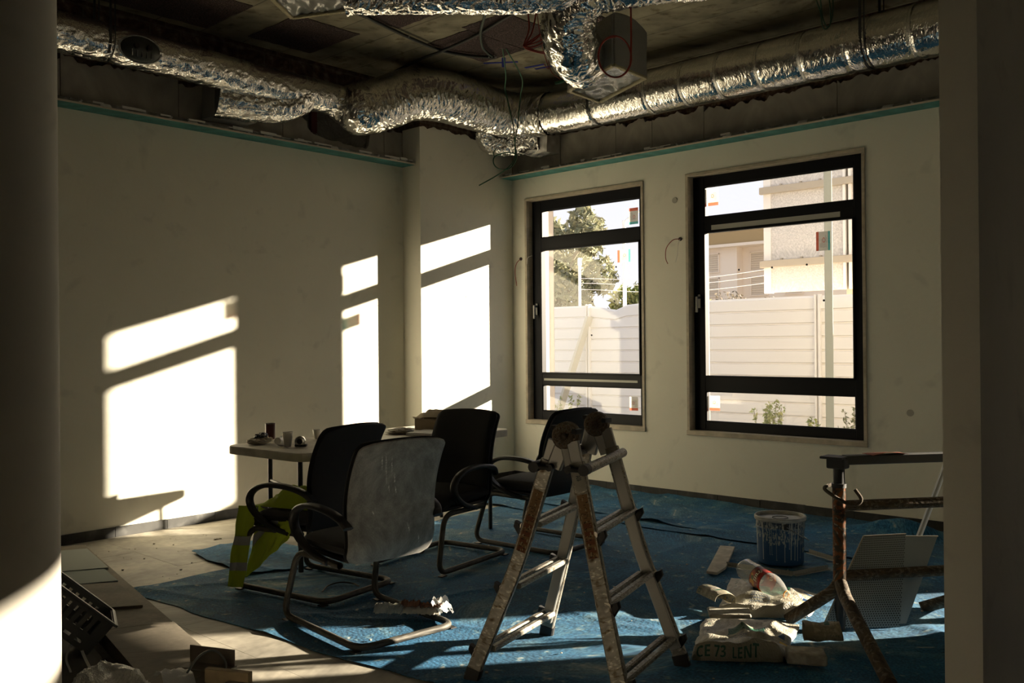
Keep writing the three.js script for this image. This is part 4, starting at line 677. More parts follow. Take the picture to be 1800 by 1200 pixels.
  part('cover', [span(-0.10, 0.10, 0.016, 0.019, -0.14, 0.14, 0.001), span(-0.10, 0.10, 0, 0.003, -0.14, 0.14, 0.001), span(-0.103, -0.10, 0, 0.019, -0.14, 0.14)], std({ color: lin(0.22, 0.21, 0.19), roughness: 0.6 }), bk); part('pages', span(-0.099, 0.097, 0.003, 0.016, -0.137, 0.137), M.white, bk);
}
// ---------------------------------------------------------------- ladder
const alu = std({ map: tex(512, (u, v) => { const n = tfbm(u, v, 20, 5, 5), w = Math.max(0, tfbm(u, v, 30, 71, 4) - 0.08), b = Math.max(0, tfbm(u, v, 16, 33, 4) - 0.10); let k = 0.55 + n * 0.16 + w * 0.9; return [k - b * 0.8, k * 0.97 - b * 0.95, k * 0.9 - b * 1.15]; }, true, [3, 3]), metalness: 0.55, roughness: 0.5, bumpMap: weave, bumpScale: 0.0006 });
const aluDull = std({ color: lin(0.34, 0.33, 0.30), metalness: 0.6, roughness: 0.5 });
{
  const t = thing('folding_ladder', 'paint-spattered aluminium folding ladder standing open like an A', 'ladder');
  // hinge centres near / far, rail feet for the window side (l) and the right side (r)
  const Hn = V(4.41, 1.03, 4.20), Hf = V(4.187, 1.03, 3.712), w = Hf.clone().sub(Hn).normalize();
  const foot = { ln: V(4.02, 0.016, 4.36), lf: V(3.875, 0.016, 3.715), rn: V(4.73, 0.016, 4.26), rf: V(4.59, 0.016, 3.645) };
  const mid = {}, upper = {};
  const labelMat = std({ map: canvasTex(64, 512, (c, W, H) => { c.fillStyle = '#7c5f3e'; c.fillRect(0, 0, W, H); c.fillStyle = '#6b3d27'; for (const y of [60, 120, 175, 230, 285]) c.fillRect(6, y, W - 12, 34); c.fillStyle = '#2a1c10'; const r = rng(8); for (let i = 0; i < 60; i++) c.fillRect(6 + r() * 40, r() * H, 3 + r() * 16, 2 + r() * 4); c.fillStyle = '#9a8a68'; for (let i = 0; i < 30; i++) c.fillRect(r() * W, r() * H, 2 + r() * 8, 3 + r() * 20); }), roughness: 0.8 });
  const printMat = std({ map: canvasTex(64, 256, (c, W, H) => { c.fillStyle = '#8d897c'; c.fillRect(0, 0, W, H); c.save(); c.translate(W / 2, H / 2); c.rotate(Math.PI / 2); c.fillStyle = '#39413f'; c.font = 'bold 44px sans-serif'; c.textAlign = 'center'; c.fillText('404', 30, 16); c.restore(); }), roughness: 0.6 });
  for (const k of ['ln', 'lf', 'rn', 'rf']) {
    const H = k[1] === 'n' ? Hn : Hf, F = foot[k], side = k[0] === 'l' ? -1 : 1;
    const top = H.clone().add(F.clone().sub(H).setY(0).multiplyScalar(0.12)).add(V(0, -0.02, 0));
    const inner = w.clone().multiplyScalar(k[1] === 'n' ? 0.030 : -0.030);
    const knee = H.clone().lerp(F, 0.52).addScaledVector(w, k[1] === 'n' ? 0.03 : -0.03);
    mid[k] = knee;
    const Fi = F.clone().addScaledVector(inner, 1.6).lerp(top, 0.075);
    // outer rail runs from just under the hinge to the foot with a bend; inner rail telescopes inside it
    const upDir = w.clone();
    const r = part('rail', sweep(rounded([top.clone().lerp(knee, 0.16), knee, F.clone().setY(0.02)], 0.12), rectSec(0.060, 0.034, 0.005), upDir), alu, t);
    part('inner_rail', sweep([top, knee.clone().addScaledVector(inner, 0.6), Fi], rectSec(0.048, 0.024, 0.004), upDir), aluDull, t);
    part('rubber_foot', sweep([F.clone().lerp(knee, 0.08), F.clone().setY(0.004)], rectSec(0.066, 0.040, 0.006), upDir), M.black, r);
    if (k[1] === 'n') { // worn labels on the outside face of the near rails
      const out = w.clone().multiplyScalar(-0.0182), a = top.clone().lerp(knee, 0.40), b = knee.clone().lerp(F, side > 0 ? 0.18 : 0.12), d = b.clone().sub(a), sd = d.clone().cross(w).normalize();
      const plate = (a0, b0, hw, m, name, lb) => { const pts = [0, 1].map((v) => a0.clone().lerp(b0, v)); part(name, sheet((u, v) => { const q = v < 0.5 ? a0.clone().lerp(kneeOn(a0, b0), v * 2) : kneeOn(a0, b0).lerp(b0, (v - 0.5) * 2); return q.add(out).addScaledVector(sd, (u - 0.5) * hw * 2); }, 1, 12, 0.0008), m, r, lb); };
      const kneeOn = (p, q) => p.clone().lerp(q, 0.5);
      plate(a, knee.clone().lerp(a, 0.05), 0.021, labelMat, 'warning_label', 'worn orange warning label');
      if (side > 0) plate(top.clone().lerp(knee, 0.22), top.clone().lerp(knee, 0.37), 0.021, printMat, 'print', 'dark printed figures');
    }
  }
  const onRail = (k, y) => { const H = k[1] === 'n' ? Hn : Hf, pts = [H.clone().add(foot[k].clone().sub(H).setY(0).multiplyScalar(0.12)), mid[k], foot[k]]; for (let i = 0; i < 2; i++) if (y <= pts[i].y + 1e-6 && y >= pts[i + 1].y) return pts[i].clone().lerp(pts[i + 1], (pts[i].y - y) / (pts[i].y - pts[i + 1].y)); return pts[0].clone(); };
  for (const side of ['l', 'r']) for (const y of [0.655, 0.395, 0.130]) {
    const a = onRail(side + 'n', y), b = onRail(side + 'f', y), n = b.clone().sub(a).normalize(), out = V(0, 1, 0).cross(n).multiplyScalar(side === 'l' ? 1 : -1); if (out.x * (side === 'l' ? -1 : 1) < 0) out.negate();
    const A = a.clone().addScaledVector(n, -0.015), B = b.clone().addScaledVector(n, 0.015), s = rectSec(0.030, 0.024, 0.006);
    part('rung', [sweep([A.clone().addScaledVector(out, 0.018), B.clone().addScaledVector(out, 0.018)], s), sweep([a.clone().addScaledVector(n, 0.04).addScaledVector(out, -0.026), b.clone().addScaledVector(n, -0.04).addScaledVector(out, -0.026)], s)], alu, t);
    for (const e of [a.clone().addScaledVector(n, 0.004), b.clone().addScaledVector(n, -0.004)]) part('rung_cap', sweep([e.clone().addScaledVector(out, 0.030).add(V(0, -0.035, 0)), e.clone().addScaledVector(out, 0.052), e.clone().addScaledVector(out, 0.046).add(V(0, 0.012, 0))], rectSec(0.030, 0.026, 0.004), n), M.black, t);
  }
  // top bars: locking handles go through both rails
  for (const side of ['l', 'r']) { const y = 0.905, a = onRail(side + 'n', y), b = onRail(side + 'f', y), n = b.clone().sub(a).normalize(), out = V(side === 'l' ? -1 : 1, 0, 0).addScaledVector(n, -n.x * (side === 'l' ? -1 : 1)).normalize();
    const o = out.clone().multiplyScalar(0.035); part('rung', sweep([a.clone().addScaledVector(n, -0.01).add(o), b.clone().addScaledVector(n, 0.02).add(o)], ringSec(0.021, 0.021, 14)), alu, t);
    if (side === 'l') part('rung', sweep([a.clone().addScaledVector(n, 0.02), b.clone().addScaledVector(n, -0.02)], rectSec(0.034, 0.022, 0.005)), alu, t);
    const k = a.clone().addScaledVector(n, -0.045); part('lock_knob', [sweep([k.clone().add(o).addScaledVector(n, -0.01), k.clone().add(o).addScaledVector(n, 0.04)], ringSec(0.022, 0.022, 14)), sweep([k.clone().add(o), k.clone().addScaledVector(out, -0.03)], ringSec(0.010, 0.010, 10)), sweep([k.clone().addScaledVector(out, -0.03).addScaledVector(n, -0.008), k.clone().addScaledVector(out, -0.03).addScaledVector(n, 0.026)], ringSec(0.015, 0.015, 12))], M.black, t, 'black locking knob'); }
  const rust = std({ map: tex(256, (u, v) => { const n = tfbm(u, v, 20, 3, 5), m = tfbm(u, v, 12, 60, 4) > 0.12; const k = 0.44 + n * 0.34; return m ? [k * 1.1, k * 1.06, k * 0.96] : [k, k * 0.86, k * 0.7]; }, true, 2), roughness: 0.9, bumpMap: M.rawBrick.bumpMap, bumpScale: 0.006 });
  for (const H of [Hn, Hf]) { const q = new THREE.Quaternion().setFromUnitVectors(V(0, 1, 0), w);
    const disc = lathe([[0, -0.03], [0.040, -0.03], [0.050, -0.026], [0.056, -0.02], [0.056, 0.02], [0.050, 0.026], [0.040, 0.03], [0, 0.03]], 30), ringg = lathe([[0.018, -0.036], [0.034, -0.036], [0.034, -0.03], [0.018, -0.03]], 26), pin = lathe([[0, -0.042], [0.012, -0.042], [0.012, 0.042], [0, 0.042]], 16);
    const h = part('hinge', merge([disc, ringg, pin]).applyQuaternion(q).translate(H.x, H.y, H.z), rust, t, 'plaster-crusted round hinge');
    const arm = (F) => { const d = F.clone().sub(H).normalize(); return sweep([H.clone().addScaledVector(d, 0.02), H.clone().addScaledVector(d, 0.14)], rectSec(0.062, 0.032, 0.006), w); };
    part('hinge_arm', H === Hn ? [arm(foot.ln), arm(foot.rn)] : [arm(foot.lf), arm(foot.rf)], aluDull, h);
    part('release_tab', [box(0.03, 0.02, 0.05, H.x - 0.05, H.y + 0.03, H.z, 0.005), box(0.025, 0.02, 0.05, H.x + 0.055, H.y + 0.02, H.z, 0.005)], M.black, h); }
}
// ---------------------------------------------------------------- trestle
const rustPaint = std({ map: tex(512, (u, v) => { const n = tfbm(u, v, 12, 15, 5), m = tfbm(u, v, 16, 80, 4), p = tfbm(u, v, 24, 41, 4); let c = [0.42 + n * 0.2, 0.235 + n * 0.12, 0.09 + n * 0.06]; if (m > 0.02) c = [0.24 + n * 0.2, 0.20 + n * 0.16, 0.15 + n * 0.12]; if (p > 0.26) c = [0.50, 0.47, 0.40]; return c; }, true, [2.6, 2.6]), roughness: 0.85, bumpMap: M.rawBrick.bumpMap, bumpScale: 0.004 });
const rustDull = std({ map: tex(512, (u, v) => { const n = tfbm(u, v, 14, 25, 5), p = tfbm(u, v, 20, 61, 4); let c = [0.27 + n * 0.2, 0.225 + n * 0.16, 0.165 + n * 0.12]; if (p > 0.10) c = [0.37 + n * 0.2, 0.34 + n * 0.2, 0.29 + n * 0.18]; return c; }, true, [2.6, 2.6]), roughness: 0.9, bumpMap: M.rawBrick.bumpMap, bumpScale: 0.004 });
{
  const t = thing('builders_trestle', 'rusty orange tubular builders trestle with splayed legs at the right', 'trestle');
  const a = V(4.884, 0, 2.708), b = V(5.534, 0, 1.881), at = (q, y) => q.clone().setY(y), d = b.clone().sub(a).normalize(), n = V(-d.z, 0, d.x);
  for (const q of [a, b]) { part('post', rod(at(q, 0.20).toArray(), at(q, 0.70).toArray(), 0.0315, 18), rustPaint, t); part('post_foot', rod(at(q, 0.008).toArray(), at(q, 0.24).toArray(), 0.026, 16), M.black, t);
    part('screw_post', rod(at(q, 0.66).toArray(), at(q, 0.80).toArray(), 0.027, 16), M.black, t); part('head', [box(0.09, 0.05, 0.07, q.x - 0.005, 0.806, q.z, 0.008), box(0.11, 0.012, 0.10, q.x - 0.02, 0.834, q.z, 0.003)], M.black, t, 'black fork head'); part('collar', rod(at(q, 0.69).toArray(), at(q, 0.71).toArray(), 0.035, 18), M.black, t); }
  part('rail', rod(at(a, 0.60).toArray(), at(b, 0.60).toArray(), 0.026, 14), rustDull, t); part('rail', rod(at(a, 0.262).toArray(), at(b, 0.262).toArray(), 0.026, 14), rustDull, t);
  for (const [q, f] of [[a, [5.34, 0.016, 3.30]], [a, [4.645, 0.016, 2.775]], [b, [5.06, 0.012, 2.12]], [b, [5.70, 0.012, 1.45]]]) { const F = V(...f); part('leg', sweep(rounded([at(q, 0.23).lerp(F.clone().setY(0.23), 0.02), at(q, 0.185).lerp(F.clone().setY(0.185), 0.12), F], 0.05), ringSec(0.030, 0.030, 14)), rustDull, t); }
  // the ledger on top and the bent rod hooked round the post
  part('ledger', bar(at(a, 0.822).addScaledVector(d, 0.03).toArray(), at(b, 0.822).toArray(), 0.05, 0.045, 0.004), std({ color: lin(0.03, 0.031, 0.03), roughness: 0.6 }), t, 'black ledger bar');
  part('hook_rod', polyTube(curveOf([[4.84, 0.70, 2.66], [4.825, 0.685, 2.74], [4.875, 0.655, 2.755], [4.93, 0.625, 2.74], [4.965, 0.615, 2.71], [4.985, 0.64, 2.69], [4.955, 0.685, 2.69]]).getPoints(40), 0.009, 40, 8), rustDull, t, 'bent rod hooked round the post');
  const p = thing('red_card', 'red-brown scrap of card lying on the black ledger bar', 'card', [0, 0, 0]);
  part('card', sheet((u, v) => { const q = a.clone().addScaledVector(d, lerp(0.15, 0.34, u)).addScaledVector(n, lerp(-0.05, 0.05, v)); q.y = 0.8465 + 0.012 * Math.sin(u * 3.14) * v + 0.002 * noise(u * 5, v * 5); return q; }, 14, 6, 0.0015), std({ color: lin(0.32, 0.09, 0.05), roughness: 0.8 }), p);
}
// ---------------------------------------------------------------- blue felt sheeting laid over the floor
const tarpTex = (s) => tex(1024, (u, v) => {
  const g = tfbm(u, v, 260, 3 + s, 2), n = tfbm(u, v, 7, 9 + s, 5), d = Math.max(0, tfbm(u, v, 10, 33 + s, 5) - 0.06), sp = Math.max(0, tfbm(u, v, 40, 55 + s, 3) - 0.20), st = Math.max(0, tn(u * 1.0, v, 5, 60 + s) - 0.25) * Math.max(0, tfbm(u, v, 50, 71 + s, 3));
  const k = 1 + g * 0.7 + n * 0.35, w = clamp(d * 1.3 + sp * 3 + st * 1.6 + 0.07 + g * 0.34);
  return [lerp(0.07 * k, 0.62, w), lerp(0.32 * k, 0.63, w), lerp(0.47 * k, 0.61, w)];
}, true, 1);
const tarpBump = tex(512, (u, v) => { const k = 0.5 + tfbm(u, v, 120, 5, 3) * 0.6 + tfbm(u, v, 9, 15, 4) * 0.5; return [k, k, k]; }, false, 1);
const tarpMat = [0, 1].map((i) => std({ map: tarpTex(i * 20), bumpMap: tarpBump, bumpScale: 0.004, roughness: 0.95 }));
function tarp(label, c, nu, nv, y, o = {}) {
  const size = [V(...c[0]).distanceTo(V(...c[1])), V(...c[0]).distanceTo(V(...c[3]))], s = o.seed || 0;
  const g = sheet((u, v) => {
    const q = bilin(c, u, v), e = Math.min(u, 1 - u) * size[0], f = Math.min(v, 1 - v) * size[1];
    q.x += 0.05 * fbm(q.z * 2.2, s + 3, u * 3, 3) * (1 - sstep(0, 0.4, e)); q.z += 0.06 * fbm(q.x * 2.2, s + 9, v * 3, 3) * (1 - sstep(0, 0.4, f));
    const wr = Math.pow(clamp(ridge(q.x * 0.9 + 0.25 * noise(q.z * 1.5, s), q.z * 0.7 + s, s)), 9) * 0.012 + Math.pow(clamp(ridge(q.x * 0.55 + s * 2, q.z * 1.6 + 0.3 * noise(q.x * 2, 4 + s), s + 5)), 10) * 0.010;
    q.y = y + wr * (o.wr ?? 1) + 0.003 * Math.max(0, fbm(q.x * 2, q.z * 2, s, 3)) + (o.lift ? o.lift(q.x, q.z, u, v) : 0); return q;
  }, nu, nv, 0.0025, [size[0] / 2.4, size[1] / 2.4]);
  const m = solo('floor_sheet', g, tarpMat[s % 2], label, 'sheet'); return m;
}
const bumpAt = (x0, z0, sx, sz, h) => (x, z) => h * Math.exp(-(((x - x0) / sx) ** 2) - (((z - z0) / sz) ** 2));
tarp('broad blue felt sheet covering most of the floor, under the chairs and ladder', [[1.28, 0, 1.05], [5.74, 0, 1.05], [5.72, 0, 4.36], [1.56, 0, 4.70]], 190, 150, 0.004, { seed: 0, wr: 0.8 });
tarp('blue felt sheet along the window wall, its long edge crossing behind the bucket', [[0.42, 0, 0.03], [5.735, 0, 0.03], [5.735, 0, 1.22], [0.42, 0, 1.40]], 190, 60, 0.008, { seed: 3, lift: (x, z, u, v) => 0.006 * sstep(0.93, 1, v) + bumpAt(4.35, 0.35, 0.30, 0.10, 0.11)(x, z) + bumpAt(1.75, 0.25, 0.12, 0.18, 0.02)(x, z) + bumpAt(2.5, 0.03, 0.5, 0.10, 0.02)(x, z) });
tarp('small blue felt sheet with a raised fold, next to the vest', [[0.93, 0, 3.42], [2.0, 0, 3.36], [1.76, 0, 4.07], [0.94, 0, 3.97]], 60, 50, 0.012, { seed: 5, lift: (x, z, u, v) => 0.03 * Math.exp(-(((x - 1.25) / 0.20) ** 2) - (((z - 3.72) / 0.13) ** 2)) });
tarp('narrow blue felt sheet with a curled corner, behind the ladder', [[0.9, 0, 0.15], [3.35, 0, 0.55], [3.12, 0, 1.15], [1.2, 0, 1.02]], 90, 36, 0.013, { seed: 7, lift: (x, z, u, v) => 0.008 * sstep(0.9, 1, v) + bumpAt(2.62, 1.06, 0.14, 0.05, 0.022)(x, z) });
// ---------------------------------------------------------------- paint bucket
{
  const t = thing('paint_bucket', 'blue paint bucket with white paint run down its side', 'bucket', [4.059, 0.016, 1.671], 0.7);
  const map = canvasTex(1024, 512, (c, W, H) => {
    c.fillStyle = '#1d4a74'; c.fillRect(0, 0, W, H); const r = rng(77);
    c.fillStyle = 'rgba(10,16,24,0.55)'; c.fillRect(0, 0, W, 105);
    for (let i = 0; i < 2600; i++) { const x = r() * W, y = Math.pow(r(), 1.5) * 270; if (noise(x * 0.01, y * 0.014, 3) < -0.12) continue; c.fillStyle = 'rgba(176,176,166,' + (0.25 + r() * 0.6) + ')'; c.fillRect(x, y, 2 + r() * 9, 4 + r() * 34); }
    for (let i = 0; i < 60; i++) { const x = r() * W, l = 120 + r() * 340; c.fillStyle = 'rgba(180,180,170,0.92)'; c.fillRect(x, 0, 2 + r() * 5, l); c.beginPath(); c.arc(x + 3, l, 3 + r() * 2, 0, 6.3); c.fill(); }
    c.fillStyle = '#a9aaa2'; c.fillRect(0, 0, W, 16);
    for (const x of [150, 640]) { c.fillStyle = '#9fa39c'; c.fillRect(x, 330, 110, 44); c.fillStyle = '#2b3c4c'; c.fillRect(x - 8, 334, 9, 36); for (let i = 0; i < 3; i++) c.fillRect(x + 10, 340 + i * 11, 40 + r() * 40, 4); }
  });
  const body = lathe([[0, 0.0], [0.136, 0.0], [0.1385, 0.004], [0.1395, 0.012], [0.1425, 0.13], [0.1455, 0.215], [0.1485, 0.218], [0.1495, 0.224], [0.1485, 0.230], [0.1465, 0.233], [0.1485, 0.272], [0.1525, 0.274]], 64);
  const p = body.attributes.position, uv = body.attributes.uv; for (let i = 0; i < p.count; i++) uv.setY(i, p.getY(i) / 0.29);
  part('pail', body, std({ map, roughness: 0.45 }), t);
  part('lid', lathe([[0.149, 0.266], [0.156, 0.268], [0.158, 0.276], [0.158, 0.290], [0.155, 0.294], [0.149, 0.294], [0.146, 0.290], [0.144, 0.276], [0.132, 0.272], [0.05, 0.273], [0.049, 0.276], [0.044, 0.276], [0.043, 0.273], [0, 0.273]], 64), std({ map: tex(256, (u, v) => { const k = 0.66 + tfbm(u, v, 10, 12, 5) * 0.3; return [k, k, k * 0.96]; }, true, 2), roughness: 0.6 }), t, 'whitish lid with a raised ring');
  part('lid_ring', new THREE.TorusGeometry(0.047, 0.003, 6, 40).rotateX(Math.PI / 2).translate(0, 0.2755, 0), M.cable, t);
  for (const s of [-1, 1]) part('bail_ear', box(0.03, 0.034, 0.02, 0, 0.245, s * 0.152, 0.006), M.black, t);
  part('bail', cable([[0, 0.245, -0.162], [0.09, 0.19, -0.15], [0.155, 0.15, -0.07], [0.165, 0.14, 0], [0.155, 0.15, 0.07], [0.09, 0.19, 0.15], [0, 0.245, 0.162]], 0.0028, M.zinc, 40), M.zinc, t);
}
// ---------------------------------------------------------------- off-cuts of ceiling board
const boardMat = std({ map: tex(256, (u, v) => { const k = 0.72 + tfbm(u, v, 12, 2, 5) * 0.2; return [k, k * 0.97, k * 0.9]; }, true, 1.5), roughness: 0.95 });
function slab(name, label, cat, pts, y, h, mat, group) { const g = extrude(pts.map((p) => [p[0], -p[1]]), h, 0.0015); g.rotateX(-Math.PI / 2); g.translate(0, y, 0); return solo(name, wuv(g), mat, label, cat, group); }
slab('board_offcut', 'pale board off-cut with a clipped end lying left of the bucket', 'board', [[3.58, 1.578], [3.668, 1.547], [3.90, 2.07], [3.93, 2.225], [3.867, 2.235]].reverse(), 0.0175, 0.013, boardMat);
{
  const holes = (w, h, n) => tex([256, 64], (u, v) => { const a = (u * 40) % 1 - 0.5, b = (v * 6) % 1 - 0.5; const k = a * a + b * b < 0.06 ? 0.12 : 0.62; return [k, k, k * 0.95]; }, true, 1);
  const hm = std({ map: holes(), roughness: 0.9 });
  const ang = (label, pts, s) => { const t = thing('perforated_bead', label, 'strip', [0, 0.016, 0]); for (let i = 0; i + 1 < pts.length; i++) { const a = V(pts[i][0], 0, pts[i][1]), b = V(pts[i + 1][0], 0, pts[i + 1][1]), d = b.clone().sub(a).normalize(), n = V(-d.z, 0, d.x), L = a.distanceTo(b);
      part('flange', sheet((u, v) => a.clone().lerp(b, u).addScaledVector(n, v * 0.026).add(V(0, 0.003 + 0.001 * noise(u * 9, s), 0)), 20, 2, 0.002, [L * 3, 1]), hm, t); part('flange', sheet((u, v) => a.clone().lerp(b, u).add(V(0, 0.003 + v * 0.022, 0)), 20, 2, 0.002, [L * 3, 1]), hm, t); } };
  ang('bent perforated plaster bead lying in front of the bucket', [[3.86, 1.99], [4.275, 1.945], [4.36, 1.66]], 2);
  ang('straight perforated plaster bead lying right of the bucket', [[4.09, 1.33], [4.36, 1.46]], 5);
}
slab('plaster_crumb', 'pale plaster crumb at the left foot of the bucket', 'crumb', [[3.83, 1.48], [3.87, 1.45], [3.90, 1.50], [3.86, 1.53]].reverse(), 0.016, 0.02, boardMat);
// ---------------------------------------------------------------- empty cement sacks, bottle and rubble
function sackTex(seed) {
  return canvasTex(1024, 768, (c, W, H) => {
    c.fillStyle = '#9d9888'; c.fillRect(0, 0, W, H); const r = rng(seed);
    for (let i = 0; i < 500; i++) { c.fillStyle = r() < 0.5 ? 'rgba(215,210,195,0.25)' : 'rgba(110,104,90,0.16)'; c.beginPath(); c.arc(r() * W, r() * H, 4 + r() * 38, 0, 6.3); c.fill(); }
    c.fillStyle = '#1e5a41'; c.beginPath(); c.moveTo(330, 250); c.lineTo(720, 236); c.lineTo(700, 330); c.lineTo(330, 350); c.fill();
    c.fillStyle = '#24406e'; c.font = 'bold 21px sans-serif'; for (let i = 0; i < 6; i++) { let s = ''; const n = 10 + Math.floor(r() * 9); for (let k = 0; k < n; k++) s += 'AEIMNORSTUL '[Math.floor(r() * 12)]; c.fillText(s, 360, 388 + i * 24); }
    c.fillStyle = '#2a5a4c'; for (let i = 0; i < 4; i++) { c.save(); c.translate(90, 120 + i * 46); c.rotate(-0.4); c.font = 'bold 30px sans-serif'; c.fillText('25', 0, 0); c.restore(); }
    c.fillStyle = '#1c4a7c'; c.fillRect(880, 330, 70, 44); c.fillStyle = '#c9a21e'; c.fillRect(900, 400, 100, 26); c.fillStyle = '#2b5b8a'; c.beginPath(); c.ellipse(900, 120, 60, 22, 0.2, 0, 6.3); c.fill(); c.fillStyle = '#b9b4a2'; c.beginPath(); c.ellipse(900, 112, 50, 14, 0.2, 0, 6.3); c.fill();
    // folded end of the sack with its stencilled mark
    c.fillStyle = '#959080'; c.fillRect(0, 600, W, 168); c.strokeStyle = 'rgba(90,85,70,0.6)'; c.lineWidth = 3; c.beginPath(); c.moveTo(0, 600); c.lineTo(W, 600); c.stroke();
    c.fillStyle = '#23554a'; c.font = 'bold 128px sans-serif'; if (seed === 4) { c.fillText('CE 73', 50, 728); c.fillText('LENT', 440, 736); } c.strokeStyle = 'rgba(60,60,60,0.4)'; c.lineWidth = 2; c.strokeRect(800, 625, 190, 120);
  });
}
const sackMat = [4, 9].map((s) => new THREE.MeshStandardMaterial({ map: sackTex(s), roughness: 0.45, side: THREE.DoubleSide, bumpMap: M.foil.bumpMap, bumpScale: 0.004 }));
function sack(label, c, seed, hump, mat, foldH) {
  const t = thing('cement_sack', label, 'sack', [0, 0, 0]);
  const top = (u, v) => { const q = bilin(c, u, v); const e = Math.pow(Math.sin(Math.PI * clamp(u, 0.0, 1)), 0.5) * Math.pow(Math.sin(Math.PI * clamp(v * 0.86 + 0.0, 0, 1)), 0.5); q.y = 0.016 + e * (hump * 0.45 + hump * (0.45 + fbm(u * 2.6, v * 2.4, seed, 3) * 1.4) + 0.03 * clamp(ridge(u * 2.2 + seed, v * 3.1, 2)) ** 2) + (v > 0.8 ? foldH * sstep(0.8, 1, v) * sstep(0, 0.05, u) * sstep(1, 0.93, u) : 0) ; q.x += 0.02 * noise(v * 5, seed, u * 2); q.z += 0.02 * noise(u * 5, seed + 4, v * 2); return q; };
  const g = sheet(top, 60, 46, 0.0018); const uv = g.attributes.uv; for (let i = 0; i < uv.count; i++) uv.setY(i, 1 - uv.getY(i) * 0.78);
  part('skin', g, mat, t);
  // the folded end stands up as a low front
  const f = sheet((u, v) => { const q = top(lerp(0.02, 0.98, u), 1.0), o = V(c[3][0] - c[0][0], 0, c[3][2] - c[0][2]).normalize(); q.y = lerp(q.y + 0.003, 0.016, v); q.addScaledVector(o, 0.012 * Math.sin(v * 3) + 0.004 + 0.02 * v); return q; }, 50, 8, 0.0018); const w = f.attributes.uv; for (let i = 0; i < w.count; i++) w.setY(i, 0.2 - w.getY(i) * 0.2);
  part('folded_end', f, mat, t, 'folded end with green stencilled letters');
  return t;
}
sack('empty cement sack with CE 73 LENT in green along its folded front end', [[4.32, 0, 3.02], [4.72, 0, 2.80], [4.90, 0, 3.32], [4.575, 0, 3.56]], 4, 0.042, sackMat[0], 0.045);
sack('empty cement sack further back with the bottle on it', [[4.02, 0, 2.22], [4.60, 0, 2.24], [4.70, 0, 2.66], [4.33, 0, 2.93]], 9, 0.04, sackMat[1], 0.025);
const rubble = std({ map: tex(256, (u, v) => { const n = tfbm(u, v, 10, 8, 5), k = 0.62 + n * 0.3; return [k, k * 0.97, k * 0.88]; }, true, 2), roughness: 0.97, bumpMap: M.rawBrick.bumpMap, bumpScale: 0.004 });
function chunk(name, label, c, sx, sy, sz, turn, s, mat = rubble, cat = 'rubble') {
  const g = new RoundedBoxGeometry(sx, sy, sz, 4, 0.012), p = g.attributes.position;
  for (let i = 0; i < p.count; i++) { const x = p.getX(i), y = p.getY(i), z = p.getZ(i); p.setXYZ(i, x + 0.014 * noise(x * 14 + s, y * 14, z * 14), y + 0.008 * noise(x * 14, y * 14 + s, z * 14), z + 0.014 * noise(x * 14, y * 14, z * 14 + s)); }
  g.computeVertexNormals(); const m = solo(name, wuv(g), mat, label, cat); m.position.set(c[0], c[1], c[2]); m.rotation.y = turn; return m;
}
chunk('rubble_block', 'pale lump of plaster at the right corner of the nearest sack', [4.985, 0.018, 3.30], 0.16, 0.055, 0.10, 0.55, 3);
chunk('broken_slab', 'broken slab of plaster lying on top of the nearest sack', [4.53, 0.098, 3.14], 0.20, 0.022, 0.13, 0.62, 8);
{
  const t = thing('torn_sack_end', 'torn end of a sack rolled open beside the trestle foot', 'sack', [4.93, 0.016, 3.02], 0.6);
  part('roll', sheet((u, v) => { const a = lerp(-0.3, 4.4, u), r = 0.055 + 0.012 * noise(u * 4, v * 3, 5); return V(lerp(-0.08, 0.08, v) + 0.01 * noise(u * 3, v * 4), 0.055 + r * Math.sin(a) * 0.85, r * Math.cos(a) * 1.2); }, 30, 16, 0.002), std({ map: sackMat[1].map, color: lin(0.7, 0.66, 0.58), roughness: 0.7, side: THREE.DoubleSide }), t);
  const u = thing('torn_sack_end', 'rolled sack flap with green letters beside the bottle', 'sack', [4.27, 0.05, 2.82], -0.5);
  part('roll', sheet((p, v) => { const a = lerp(0.2, 3.6, p), r = 0.06 + 0.01 * noise(p * 4, v * 3, 9); return V(lerp(-0.09, 0.09, v), 0.018 + r * Math.sin(a) * 0.8, r * Math.cos(a) * 1.1); }, 26, 16, 0.002), std({ map: sackMat[0].map, color: lin(0.75, 0.72, 0.64), roughness: 0.7, side: THREE.DoubleSide }), u);
}
